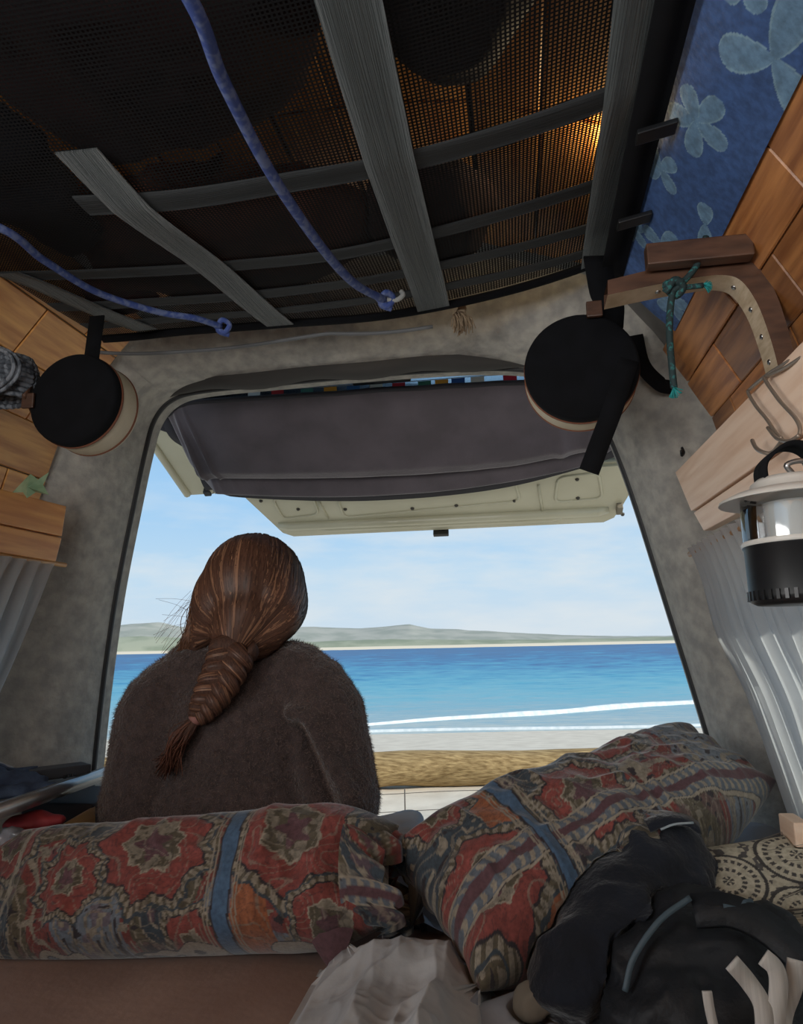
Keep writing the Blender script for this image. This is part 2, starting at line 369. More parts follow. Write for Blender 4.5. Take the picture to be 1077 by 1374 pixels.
hill('far_dune', [(30, 14), (120, 22), (200, 21), (290, 15), (400, 10), (520, 11), (640, 8), (760, 6), (1000, 7), (1100, 3)], 1085., 70, (164, 168, 148), (142, 150, 130), 'low green dunes paled by painted haze at the foot of the far hill', 15)

# log barrier and wire fence
barkm = mat('weathered_log', (176, 150, 104), .9, (122, 98, 60), 5, (1.2, 9, 9), 7, .35, .65, bump=.9, bscale=6, bstretch=(2, 14, 14))
lc = PZ(505, 1058, 0.03); Dl = float(np.dot(lc-CAM*A([1, 1, 0]), OY))+.18
xs = np.linspace(-6.2, 2.9, 120)
P = out_pts(xs, Dl+.03*np.sin(xs*1.1), .175+.012*np.sin(xs*2.3+1))
rr = .178*(1+.06*(vn2(xs, xs*0, 2.2, 6)-.5))
v, f = tube(P, list(rr), 22); v = A(v); v = v + (vn3(v*A([1., 6, 6]), 1.6, 9)-.5)[:, None]*.03*np.sign(v-A(P).repeat(22, 0))
lg_ = thing('log_barrier', out_pts(A(-1.), A(Dl), A(0.)), 'long weathered log lying across the sand behind the van', 'log')
mesh('trunk', v, f, barkm, lg_)
ringm = mat('log_end_grain', (190, 168, 126), .9, (150, 124, 84), 30, (1, 1, 1), 3)
for xe in (-6.205, 2.905):
    v, f = lathe([(0, 0), (.06, .002), (.12, .0), (.165, -.004)], out_pts(A(xe), A(Dl), A(.175)), OX*np.sign(xe), 22); mesh('end_grain', v, f, ringm, lg_)
fence = thing('wire_fence', out_pts(A(0.), A(6.1), A(0.)), 'thin wire fence standing in the sand before the log', 'fence')
wirem = mat('rusty_wire', (96, 90, 82), .7)
for X in (-1.85, -.02, 1.5):
    p = out_pts(A(X), A(6.2), A(0.)); v, f = tube([p+A([0, 0, z]) for z in (-.05, .12, .24)], .006, 6); mesh('stake', v, f, wirem, fence)
for z in (.21, .07):
    xs = np.linspace(-2.4, 1.9, 40); v, f = tube(out_pts(xs, 0*xs+6.2, z+.012*np.sin(xs*3)), .003, 5); mesh('wire', v, f, wirem, fence)

# ================================================================== VAN SHELL
WL = [(-.93, .45), (-.91, 1.0), (-.86, 1.5), (-.80, 1.70), (-.75, 1.88), (-.68, 2.0), (-.55, 2.15), (-.3, 2.235), (-.06, 2.25)]
WR = [(.83, .45), (.80, 1.0), (.74, 1.5), (.70, 1.70), (.66, 1.85), (.585, 1.98), (.47, 2.14), (.2, 2.235), (-.06, 2.25)]
def prof_at(prof, s):
    P = A(prof); d = np.concatenate([[0], np.cumsum(np.linalg.norm(np.diff(P, axis=0), axis=1))]); return A([np.interp(s, d, P[:, 0]), np.interp(s, d, P[:, 1])])
def prof_x(prof, z): return float(np.interp(z, [p[1] for p in prof], [p[0] for p in prof]))
YB, YF = 1.42, -1.7
shellm = mat('grey_lining', (112, 110, 106), .9, (98, 96, 94), 12, bump=.2, bscale=50)
def wall(name, prof, wz0, wz1, wy0, wy1, k, label):
    """wall skin with a window opening between wz0-wz1 and wy0-wy1, with thickness"""
    zs = sorted(set([p[1] for p in prof[:k]] + [wz0, wz1])); ys = [YF if prof[0][0] > 0 else -.12, wy0, wy1, YB]; sgn = 1 if prof[0][0] > 0 else -1
    V = []; Fc = []; nx = len(zs)
    for off in (0, .03):
        for y in ys:
            for z in zs: V.append((prof_x(prof, z)+sgn*off, y, z))
    def hole(j, i): return j == 1 and zs[i] >= wz0-1e-6 and zs[i+1] <= wz1+1e-6
    n1 = len(ys)*nx
    for j in range(3):
        for i in range(nx-1):
            if hole(j, i): continue
            q = (j*nx+i, j*nx+i+1, (j+1)*nx+i+1, (j+1)*nx+i); Fc.append(q); Fc.append(tuple(a+n1 for a in q[::-1]))
    i0, i1 = zs.index(wz0), zs.index(wz1)
    for i in range(i0, i1):
        for j in (1, 2): Fc.append((j*nx+i, j*nx+i+1, j*nx+i+1+n1, j*nx+i+n1))
    for i in (i0, i1): Fc.append((nx+i, 2*nx+i, 2*nx+i+n1, nx+i+n1))
    return tag(mesh(name, V, Fc, shellm, smooth=False), label, None, kind='structure')
wall('wall_left', WL, 1.08, 1.52, .1, 1.25, 7, 'grey lined left side wall of the van')
wall('wall_right', WR, 1.08, 1.52, .1, 1.2, 7, 'grey lined right side wall of the van')
glass = clear_mat('window_glass', (.93, .96, .96))
for nme, prof, sgn in (('window_1', WL, -1), ('window_2', WR, 1)):
    y1 = 1.25 if sgn < 0 else 1.2
    xa, xb = prof_x(prof, 1.08)+sgn*.02, prof_x(prof, 1.52)+sgn*.02
    wv = bevbox(nme, [(xa-.002, .1, 1.08), (xa+.002, .1, 1.08), (xa+.002, y1, 1.08), (xa-.002, y1, 1.08), (xb-.002, .1, 1.52), (xb+.002, .1, 1.52), (xb+.002, y1, 1.52), (xb-.002, y1, 1.52)], glass, bev=0)
    tag(wv, 'side window glass behind the '+('left' if sgn < 0 else 'right')+' white curtain', None, kind='structure')
# roof skin (closes the ceiling above the lining)
cp = [(p[0]-.03, p[1]+.03) for p in WL[5:-1]] + [(-.06, 2.285)] + [(p[0]+.03, p[1]+.03) for p in WR[5:-1]][::-1]
V = [(x, y, z+dz) for dz in (0, .02) for y in (YF, 1.66) for x, z in cp]; k = len(cp)
Fc = [(a+o, a+1+o, a+k+1+o, a+k+o) for o in (0, 2*k) for a in range(k-1)]
tag(mesh('ceiling', V, Fc, mat('roof_paint', (150, 150, 148), .6)), 'van roof skin above the wooden ceiling planks', None, kind='structure')
ceil_o = bpy.data.objects['ceiling']
# front bulkhead with the windscreen opening
V = []; Fc = []
out_ = [(-.95, .4), (.85, .4), (.85, 2.3), (-.95, 2.3)]; inn = [(-.75, 1.15), (.65, 1.15), (.55, 1.85), (-.65, 1.85)]
V = [(x, YF, z) for x, z in out_+inn]; Fc = [(0, 1, 5, 4), (1, 2, 6, 5), (2, 3, 7, 6), (3, 0, 4, 7)]
tag(mesh('wall_front', V, Fc, shellm, smooth=False), 'front bulkhead with windscreen opening', None, kind='structure')
tag(bevbox('fill_blocker', cube8((-.80, -.42, .45), (.74, -.36, 1.44)), shellm, bev=.01), 'added unseen half height light blocker at the head of the bed', None, kind='structure')  # added out of view to shade the low bed items from the fill
tag(bevbox('floor', cube8((-.93, YF, .42), (.83, 1.7, .45)), mat('van_floor', (84, 78, 70), .8), bev=0), 'van floor under the bed platform', None, kind='structure')

# rear surround: felt covered pillars and header, lofted from the door opening to the wall lining
IN = [(-.76, .80), (-.748, 1.05), (-.735, 1.30), (-.713, 1.536), (-.68, 1.75), (-.654, 1.90), (-.632, 1.985), (-.585, 2.035), (-.50, 2.052), (-.30, 2.056), (-.151, 2.058), (.03, 2.058), (.214, 2.052), (.33, 2.035), (.41, 2.0), (.453, 1.95), (.487, 1.875), (.529, 1.728), (.586, 1.464), (.638, 1.219), (.675, 1.03), (.71, .80)]
OUT = [(-.92, .80), (-.905, 1.05), (-.88, 1.3), (-.86, 1.5), (-.79, 1.74), (-.75, 1.88), (-.70, 1.97), (-.62, 2.075), (-.50, 2.165), (-.30, 2.233), (-.151, 2.243), (.03, 2.246), (.2, 2.233), (.33, 2.188), (.44, 2.15), (.50, 2.095), (.575, 1.99), (.68, 1.79), (.745, 1.464), (.77, 1.219), (.795, 1.03), (.81, .80)]
def outline(k0, k1, lst): return catmull([(x, z, 0) for x, z in lst], 6*(len(lst)-1)+1)[k0*6:k1*6+1]
def surround(name, k0, k1, label, seed):
    I = outline(k0, k1, IN); O = outline(k0, k1, OUT); n = len(I); rows = []
    cen = A([-.06, 1.5])
    for tt, yy in ((0, 1.66), (0, 1.61), (.015, 1.585), (.06, 1.555), (.16, 1.525), (.32, 1.49), (.5, 1.465), (.7, 1.445), (.88, 1.43), (1, 1.40)):
        q = I[:, :2]+(O-I)[:, :2]*tt
        bul = .018*math.sin(math.pi*min(tt, 1))  # padding swells inward
        d = cen-q; d = d/np.linalg.norm(d, axis=1)[:, None]; q = q + d*bul*(1+1.2*(vn2(I[:, 0]+tt, I[:, 1], 7, seed)-.5))[:, None]
        rows.append(np.stack([q[:, 0], np.full(n, yy)+.012*(vn2(I[:, 0]*1.0, I[:, 1]+tt, 9, seed+1)-.5)*(tt > .01), q[:, 1]], -1))
    R = A(rows); v, f = gridA(R[..., 0], R[..., 1], R[..., 2]); return tag(mesh(name, v, f, felt), label, None, kind='structure')
surround('trim_1', 0, 7, 'grey felt covered left rear pillar beside the tailgate opening', 1)
surround('trim_2', 7, 14, 'grey felt covered header beam over the tailgate opening', 2)
surround('trim_3', 14, 21, 'grey felt covered right rear pillar beside the tailgate opening', 3)
I = outline(0, 21, IN); v, f = tube([(p[0], 1.615, p[1]) for p in I], .0075, 8); tag(mesh('trim_4', v, f, rubber), 'dark rubber door seal around the tailgate opening', None, kind='structure')
# dark inner flap of lining under the header
I = outline(7, 13, IN); rows = []
for k, (dy, dz) in enumerate(((-.045, .02), (-.05, .0), (-.03, -.014), (0, -.012))):
    n_i = len(I); rows.append([(p[0], 1.60+dy*min(1, i_/8, (n_i-1-i_)/8), p[1]+(dz+.006*math.sin(p[0]*23))*min(1, i_/8, (n_i-1-i_)/8)) for i_, p in enumerate(I)])
R = A(rows); v, f = gridA(R[..., 0], R[..., 1], R[..., 2]); tag(mesh('trim_5', v, f, mat('dark_lining', (58, 56, 54), .9)), 'dark folded lining edge under the header', None, kind='structure')
# rear sill
tag(bevbox('trim_6', cube8((-.80, 1.56, .42), (.74, 1.70, .78)), mat('sill_panel', (60, 62, 66), .6), bev=.01), 'dark grey rear sill of the van', None, kind='structure')

# ceiling planks
acc = A(WL[5:] + WR[5:-1][::-1])
seg = np.linspace(-.52, .44, 10)
def ceil_z(x): return float(np.interp(x, acc[:, 0], acc[:, 1]))
for i in range(9):
    xa, xb = seg[i]+.002, seg[i+1]-.002
    for ya, yb in ((-1.6, .31), (.314, .96), (.964, 1.36)):
        za, zb = ceil_z(xa), ceil_z(xb)
        bevbox('plank', [(xa, ya, za), (xb, ya, zb), (xb, yb, zb), (xa, yb, za), (xa, ya, za+.012), (xb, ya, zb+.012), (xb, yb, zb+.012), (xa, yb, za+.012)], pine, ceil_o, bev=.002, seg=1)
# right wall parquet: longitudinal planks with staggered butt joints on the curved upper wall
def plank_rows(prof, s0, s1, rows, cuts, wallname, m):
    w_o = bpy.data.objects[wallname]
    ss = np.linspace(s0, s1, rows+1); sg = 1 if prof[0][0] > 0 else -1
    for r in range(rows):
        a, b_ = prof_at(prof, ss[r]+.0012), prof_at(prof, ss[r+1]-.0012); nn = nrm([-(b_-a)[1], (b_-a)[0]]); nn = nn if nn[0]*sg < 0 else -nn
        cc = cuts[r % len(cuts)]
        for y0, y1 in zip(cc[:-1], cc[1:]):
            th = .010+random.uniform(-.0015, .0015); q = []
            for off in (0, th):
                for (p, y) in ((a, y0+.001), (b_, y0+.001), (b_, y1-.001), (a, y1-.001)):
                    q.append((p[0]+nn[0]*off, y, p[1]+nn[1]*off))
            bevbox('plank', q, m, w_o, bev=.0018, seg=1)
dR = np.concatenate([[0], np.cumsum(np.linalg.norm(np.diff(A(WR), axis=0), axis=1))]); dL = np.concatenate([[0], np.cumsum(np.linalg.norm(np.diff(A(WL), axis=0), axis=1))])
plank_rows(WR, dR[3]-.12, dR[5]+.005, 5, [[.2, .62, .93, 1.22, 1.44], [.2, .50, .80, 1.08, 1.36, 1.44], [.2, .68, 1.0, 1.29, 1.44]], 'wall_right', teak)
plank_rows(WL, dL[3]-.13, dL[6], 6, [[.2, .7, 1.16, 1.40], [.2, .9, 1.28, 1.40]], 'wall_left', pine)

# ================================================================== TAILGATE
HO = A([0, 1.70, 2.215]); HB = A([0, 2.50, 1.83]); HD = nrm(HB-HO); HN = nrm(np.cross([1., 0, 0], HD))  # HD: down the gate, HN: gate normal
if HN[2] > 0: HN = -HN                                   # points down, to the inside face
def gate(u, v, h=0): p = PP(u, v, HO+HN*h, HN); return float(p[0]), float(np.dot(p-HO, HD))
def G(x, s, h=0): return HO + A([x, 0, 0]) + HD*s + HN*h
gx, gs = zip(*[gate(*q) for q in ((250, 665), (318, 660), (380, 722), (822, 703), (845, 635))])
SN = (gs[0]+gs[1])/2; SB = (gs[2]+gs[3])/2
XL0, XL1 = gx[0], gx[1]+.0; XB0, XB1 = gx[2], gx[3]; cxg = (XB0+XB1)/2+.02
XR0 = XB1+.26; XR1 = XB1+.07
tg = thing('tailgate', HO, 'cream painted van tailgate swung open above the rear opening', 'tailgate')
# flat ring around the window + lower panel, built as one pressed sheet with depth
def plate(name, pts, h0, h1, m, bev=.006):
    bm = bmesh.new(); lo = [bm.verts.new(tuple(G(x, s, h0))) for x, s in pts]; hi = [bm.verts.new(tuple(G(x, s, h1))) for x, s in pts]; n = len(pts)
    bm.faces.new(lo); bm.faces.new(hi[::-1])
    for i in range(n): bm.faces.new((lo[i], lo[(i+1) % n], hi[(i+1) % n], hi[i]))
    bmesh.ops.recalc_face_normals(bm, faces=bm.faces)
    if bev: bmesh.ops.bevel(bm, geom=list(bm.edges), offset=bev, segments=2, affect='EDGES')
    me = bpy.data.meshes.new(name); bm.to_mesh(me); bm.free(); me.materials.append(m); return link(name, me, tg)
SW0, SW1 = .085, SN-.035                                  # window opening
XT0, XT1 = -.88, .88                                      # at the hinge
def xl(s): return np.interp(s, [0, SN], [XT0, XL0])
def xr(s): return np.interp(s, [0, SN], [XT1, XR0])
fw = .125
plate('upper_rail', [(XT0, 0), (XT1, 0), (xr(SW0), SW0), (xl(SW0), SW0)], -.03, .0, paint)
plate('side_frame', [(xl(SW0), SW0), (xl(SW0)+fw, SW0), (xl(SN)+fw, SN), (xl(SN), SN)], -.03, .005, paint)
plate('side_frame', [(xr(SW0)-fw, SW0), (xr(SW0), SW0), (xr(SN), SN), (xr(SN)-fw, SN)], -.03, .005, paint)
lp = plate('lower_panel', [(XL0+fw*.6, SW1), (XR0-fw*.6, SW1), (XR1, SN+.03), (XB1+.01, SB-.03), (XB1-.03, SB), (XB0+.04, SB), (XB0, SB-.03), (XL1, SN+.01)], -.045, .0, paint, .01)
gp = plate('window_pane', [(xl(SW0)+fw-.02, SW0-.01), (xr(SW0)-fw+.02, SW0-.01), (xr(SW1)-fw+.02, SW1+.01), (xl(SW1)+fw-.02, SW1+.01)], -.022, -.017, glass, 0)
# inner lip rolled along the side frames
for pts in ([(xl(SW0)+.012, SW0), (xl(SN)+.012, SN-.01)], [(xl(SW0)+fw-.02, SW0), (xl(SN)+fw-.02, SN-.02)], [(xr(SW0)-.012, SW0), (xr(SN)-.012, SN-.01)]):
    v, f = tube([G(x, s, .006) for x, s in pts], .013, 8); mesh('pressed_rib', v, f, paint, tg)
def ringrect(name, q, r, parent, rad=.03):
    q = [A(gate(*p)) for p in q]; P = []
    for i in range(4):
        a, b_, c = q[i-1], q[i], q[(i+1) % 4]; d1 = nrm(a-b_); d2 = nrm(c-b_)
        for t in np.linspace(0, 1, 5):
            e1 = b_+d1*rad*(1-t)**2+d2*rad*t**2; P.append(e1)
    P.append(P[0]); P.append(P[1])
    v, f = tube([G(x, s, .001) for x, s in P], r, 6); return mesh(name, v, f, paint, parent)
ringrect('pressed_panel', [(365, 668), (418, 662), (428, 690), (380, 696)], .005, lp)
ringrect('pressed_panel', [(452, 668), (690, 645), (698, 672), (462, 694)], .005, lp)
ringrect('pressed_panel', [(748, 640), (803, 634), (808, 668), (744, 674)], .005, lp)
for a, b_ in (((375, 705), (815, 684)),):
    pa, pb = gate(*a), gate(*b_); v, f = tube([G(*pa, -.004), G(*(A(pa)*.97+A(pb)*.03), .006), G(*(A(pa)*.5+A(pb)*.5), .008), G(*(A(pa)*.03+A(pb)*.97), .006), G(*pb, -.004)], .017, 8); mesh('pressed_rib', v, f, paint, lp)
pa, pb = gate(430, 708), gate(752, 693); v, f = tube([G(*pa, -.006), G(*(A(pa)*.96+A(pb)*.04), .004), G(*(A(pa)*.04+A(pb)*.96), .004), G(*pb, -.006)], .015, 8); mesh('pressed_rib', v, f, paint, lp)
for u in ((722, 650, 728, 690), (425, 668, 440, 695)):
    v, f = tube([G(*gate(u[0], u[1]), .001), G(*gate(u[2], u[3]), .001)], .005, 6); mesh('pressed_rib', v, f, paint, lp)
boltm = mat('dark_bolt', (62, 58, 50), .5)
for u, vv in ((400, 683), (463, 683), (553, 682), (612, 678), (690, 672), (775, 668), (774, 643), (350, 672), (835, 690)):
    x, s = gate(u, vv); v, f = lathe([(.0, .005), (.005, .004), (.007, 0), (.007, -.004)], G(x, s, .001), HN, 10); mesh('bolt', v, f, boltm, lp)
x, s = gate(592, 716)
bevbox('latch', obox8(G(x, SB+.003, .004), (.028, 0, 0), HD*.009, HN*.012), blackpl, tg, bev=.003)
x, s = gate(834, 695); bevbox('stop_buffer', obox8(G(XB1+.012, SB-.10, .01), (.010, 0, 0), HD*.02, HN*.012), mat('buffer', (120, 112, 96), .6), tg, bev=.003)
x, s = gate(273, 648); bevbox('stop_buffer', obox8(G(XL0+fw-.03, SN-.03, .014), (.012, 0, 0), HD*.012, HN*.012), rubber, tg, bev=.003)
# high level brake light at the top of the window
x, s = gate(517, 517)
tag(bevbox('brake_light', obox8(G(x, SW0+.045, .022), (.082, 0, 0), HD*.022, HN*.02), blackpl, bev=.006), 'black brake light box at the top of the tailgate window', 'brake light')

# curtain slung under the tailgate window
def edge(pts, n, h=0): return catmull([gate(*p, h)+(0,) for p in pts], n)[:, :2]
nu_, nv_ = 150, 70
top = edge([(222, 560), (245, 541), (330, 535), (450, 526), (600, 517), (720, 510), (845, 500)], nu_, .05)
bot = edge([(285, 655), (330, 660), (420, 664), (500, 664), (600, 657), (700, 641), (838, 604)], nu_, .05)
U_, T_ = np.meshgrid(np.linspace(0, 1, nu_), np.linspace(0, 1, nv_))
Xc = top[None, :, 0]*(1-T_)+bot[None, :, 0]*T_; Sc = top[None, :, 1]*(1-T_)+bot[None, :, 1]*T_
swag = np.interp(T_, [0, .10, .30, .50, .58, .63, .70, .82, .87, .91, 1], [.02, .04, .075, .112, .105, .04, .07, .09, .06, .028, .02])
en = np.clip(np.minimum(U_/.10, (1-U_)/.06), 0, 1); swag = swag*(.35+.65*en)
wr = .007*np.sin(U_*46+3*np.sin(U_*9))*np.exp(-((T_-.28)/.3)**2)*(vn2(U_, T_*.4, 9, 2)) + .010*(vn2(U_, T_, 6, 4)-.5)
for uc, wd_ in ((.12, .008), (.17, .006), (.88, .01), (.93, .01)): wr = wr + .014*np.exp(-((U_-uc-(T_-.3)*.04)/wd_)**2)*np.exp(-((T_-.35)/.3)**2)
h = .03 + swag + wr
Pn = HO + Xc[..., None]*A([1., 0, 0]) + Sc[..., None]*HD + h[..., None]*HN
v, f = gridA(Pn[..., 0], Pn[..., 1], Pn[..., 2]); off = len(v); v2 = v - HN*.004
f2 = f[:, ::-1]+off
cur = thing('tailgate_curtain', G(-.1, .3, .03), 'dark plum grey blackout curtain slung under the tailgate window', 'curtain')
curm = mat('plum_grey_cloth', (92, 84, 90), .85, (80, 73, 78), 9, bump=.15, bscale=120, sheen=.3)
mesh('cloth', np.vstack([v, v2]), np.vstack([f, f2]), curm, cur)
hemm = mat('dark_hem', (40, 38, 44), .9)
hp = [G(bot[i, 0], bot[i, 1]-.002, h[-1, i]+.004) for i in range(0, nu_, 3)]; v, f = ribbon(hp, .05, .005, HN); mesh('hem', v, f, hemm, cur)
hp = [G(top[i, 0], top[i, 1], h[0, i]+.002) for i in range(0, nu_, 3)]; v, f = ribbon(hp, .014, .006, HN); mesh('top_seam', v, f, hemm, cur)
# tied corner at the left
c0 = G(*gate(207, 572, .03), .03); c1 = G(*gate(242, 562, .05), .05)
v, f = grid(lambda a, b_: c0*(1-a)+c1*a + HD*((b_-.5)*(.02+.16*a)) + HN*(.02*math.sin(b_*9)*a), 14, 18); mesh('tied_corner', v, f, hemm, cur)
lft = [G(top[0, 0]*(1-t)+bot[0, 0]*t, top[0, 1]*(1-t)+bot[0, 1]*t, .035+.02*math.sin(t*8)) for t in np.linspace(0, 1, 20)]; v, f = ribbon(lft, .045, .005, HN); mesh('side_hem', v, f, hemm, cur)
for k in range(9):
    p = A(hp[0]) if 0 else G(bot[0, 0]+.03*random.random(), bot[0, 1], .03); v, f = tube([p, p+A([random.uniform(-.01, .01), 0, -.02]), p+A([random.uniform(-.02, .02), 0, -.02-.02*random.random()])], .0008, 4); mesh('loose_thread', v, f, hemm, cur)
# prayer flags
pf = thing('prayer_flag_string', G(0, .2, .03), 'string of small coloured prayer flags under the tailgate window', 'flags')
str_ = edge([(335, 524), (450, 517), (560, 510), (650, 503), (800, 496)], 60)
v, f = tube([G(x, s-.008, .012) for x, s in str_], .0012, 5); mesh('cord', v, f, white, pf)
fc = [(206, 206, 200), (170, 48, 52), (70, 120, 108), (226, 150, 52), (64, 104, 142), (206, 196, 176), (184, 50, 56), (70, 118, 92), (228, 156, 60), (48, 84, 140), (214, 200, 180), (186, 44, 58), (80, 120, 110), (224, 160, 70)]
for i, c in enumerate(fc):
    t = (i+.4)/len(fc); k = int(t*59); x, s = str_[k]; w = .0185; hgt = .020+.018*random.random()
    fm = mat('flag_%d' % i, c, .8, transluc=.45)
    v, f = grid(lambda a, b_: G(x-w+2*w*a, s-.006, .012)+A([0, 0, -hgt*b_])+A([0, .004*math.sin(a*5+i)*b_, 0]), 6, 5); mesh('flag', v, f, fm, pf)

# ================================================================== OVERHEAD CARGO NET
NX0, NX1 = -.595, .44
def netz(x, y):
    t = (x+.15)/.6
    return 2.005 + .075*np.clip(abs(t), 0, 1.2)**2.2*np.where(t > 0, 1, .35) + np.interp(y, [.2, .8, 1.05, 1.32], [.02, .0, .03, .058]) + .012*(vn2(A(x)*1., A(y)*1., 5, 3)-.5)
def NP(x, y, dz=0): return A([x, y, float(netz(A(x), A(y)))+dz])
net = thing('cargo_net', (-.2, .8, 2.0), 'black mesh cargo net with grey webbing straps slung under the ceiling', 'cargo net')
V = []; Fc = []; wd_ = .0012; step = .0052
def strip(pts, side):
    o = len(V)
    for p in pts: V.append(p-side*wd_); V.append(p+side*wd_)
    for i in range(len(pts)-1): Fc.append((o+2*i, o+2*i+1, o+2*i+3, o+2*i+2))
ys = np.linspace(.25, 1.31, 44); xs = np.linspace(NX0, NX1, 56)
for x in np.arange(NX0, NX1, step):
    z = netz(np.full_like(ys, x), ys); strip(np.stack([np.full_like(ys, x), ys, z], -1), A([1., 0, 0]))
for y in np.arange(.25, 1.31, step):
    z = netz(xs, np.full_like(xs, y)); strip(np.stack([xs, np.full_like(xs, y), z-.0004], -1), A([0, 1., 0]))
tag(mesh('netting', V, Fc, netmat, net), kind='stuff')
def net_strap(name, fn, w_vec, n, w, off, m):
    """webbing lying against the underside of the net: fn(t) centre line in (x, y), w_vec across"""
    rows = []
    for dz in (0, .0022):
        for k in (-.5, -.25, 0, .25, .5):
            rows.append([NP(*(A(fn(t)[:2])+A(w_vec)*w*k), -off-dz+(fn(t)[2] if len(fn(t)) > 2 else 0)) for t in np.linspace(0, 1, n)])
    R = A(rows); V = R.reshape(-1, 3); idx = np.arange(10*n).reshape(10, n); Fc = []
    for r in list(range(4))+list(range(5, 9)):
        for i in range(n-1): Fc.append((idx[r, i], idx[r, i+1], idx[r+1, i+1], idx[r+1, i]))
    for ra_, rb2 in ((0, 5), (4, 9)):
        for i in range(n-1): Fc.append((idx[ra_, i], idx[ra_, i+1], idx[rb2, i+1], idx[rb2, i]))
    return mesh(name, V, Fc, m, net)
for x0, x1, ya, yb, w, lift in ((.13, .125, .25, 1.325, .064, 0), (-.24, -.19, .69, 1.30, .056, .0), (-.565, -.47, .98, 1.27, .05, 0), (.41, .452, .25, 1.325, .068, 0)):
    tag(net_strap('lengthwise_strap', lambda t: (x0+(x1-x0)*t, ya+(yb-ya)*t, lift*math.exp(-(t/.08)**2)), (1, 0), 50, w, .0075, webgrey), 'grey ribbed lengthwise strap')
for yl, yr, w, xa in ((.80, .80, .042, -.3), (1.0, 1.03, .036, -.59), (1.12, 1.17, .034, -.59), (1.22, 1.26, .03, -.59)):
    net_strap('cross_strap', lambda t: (xa+(NX1-.01-xa)*t, yl+(yr-yl)*(xa+(NX1-xa)*t+.86)/1.3+.012*math.sin((xa+(NX1-xa)*t)*5+yl*9)), (0, 1), 60, w, .0025, webdark)
P = [NP(x, 1.315+.01*math.sin(x*6), -.004) for x in np.linspace(NX0, NX1+.02, 40)]; v, f = tube(P, .009, 8); mesh('edge_rope', v, f, black, net)
v, f = tube([NP(x, 1.34, -.018-.018*abs(math.sin((x+.1)*5.2))) for x in np.linspace(-.62, .12, 50)], .004, 6); mesh('drawcord', v, f, mat('grey_cord', (96, 98, 100), .7), net)
# side band with buckles at the right
P = [A([.452+.014*t, .25+1.05*t, 2.064+.008*t]) for t in np.linspace(0, 1, 20)]; v, f = ribbon(P, .045, .004, (-.2, 0, 1)); mesh('side_band', v, f, black, net)
for y, yy in ((.86, .0), (1.06, .0)):
    bevbox('buckle', obox8((.462+.014*(y-.25), y, 2.054), (.026, 0, .005), (0, .012, 0), (0, 0, .004)), blackpl, net, bev=.002)
# cord hook at the middle of the edge
# added hidden lamp that warms the ceiling planks in the gap above the net
lp_ = A([.437, .98, 2.112]); cl2 = thing('hidden_fill_lamp', lp_, 'small warm fill lamp added out of sight above the right strap', 'lamp')
v, f = lathe([(0, -.010), (.016, -.010), (.018, -.006), (.018, .002), (.014, .004)], lp_, n=20); mesh('housing', v, f, blackpl, cl2)
gm = bpy.data.materials.new('fill_lamp_lens'); gm.use_nodes = True; gb = gm.node_tree.nodes['Principled BSDF']; gb.inputs['Emission Color'].default_value = (1, .72, .40, 1); gb.inputs['Emission Strength'].default_value = 4
v, f = lathe([(.014, .004), (.011, .009), (.006, .012), (0, .013)], lp_, n=20); mesh('lens', v, f, gm, cl2)
ld = bpy.data.lights.new('hidden_fill_light', 'POINT'); ld.energy = .75; ld.color = (1, .78, .46); ld.shadow_soft_size = .012
lo = bpy.data.objects.new('hidden_fill_light', ld); COL.objects.link(lo); lo.location = lp_+A([0, 0, .030]); lo.parent = None
# bungee cords
bungee = mat('blue_flecked_cord', (56, 76, 138), .75, (100, 114, 156), 90, (1, 1, 1), 2, .45, .6)
def cord(name, px_, zs_, r, label, hook=True, start=()):
    P = catmull([A(q) for q in start]+[PZ(u, v_, z) for (u, v_), z in zip(px_, zs_)], 70)
    t = thing(name, P[-1], label, 'bungee cord'); v, f = tube(P, r, 10); mesh('cord', v, f, bungee, t)
    q = P[-1]; v, f = tube(catmull([q+A([-.012, -.006, .004]), q+A([.004, .006, -.010]), q+A([.016, .004, .004]), q+A([.004, -.006, .010]), q+A([-.006, .004, -.006]), q+A([.012, .014, -.012])], 30), r*.9, 8); mesh('knot', v, f, bungee, t)
    if hook: v, f = tube(catmull([q+A([.0, .0, .0]), q+A([.022, .006, .0]), q+A([.034, .012, .012]), q+A([.03, .016, .022])], 14), .0045, 8); mesh('hook', v, f, mat('pale_plastic', (170, 172, 170), .5), t)
cord('bungee_cord', [(238, -30), (300, 110), (365, 235), (430, 330), (475, 380), (515, 402)], [1.955, 1.96, 1.968, 1.985, 2.01, 2.035], .0072, 'thick blue flecked bungee cord stretched under the net to a pale hook', True, [(-.06, .10, 2.03), (-.05, .27, 1.985)])
cord('bungee_cord', [(-20, 298), (60, 350), (130, 392), (210, 418), (262, 427), (296, 438)], [1.965, 1.972, 1.982, 1.995, 2.005, 2.01], .0058, 'thinner blue bungee cord crossing the net beside the ribbed basket', False, [(-.70, .56, 2.02), (-.60, .66, 1.985)])
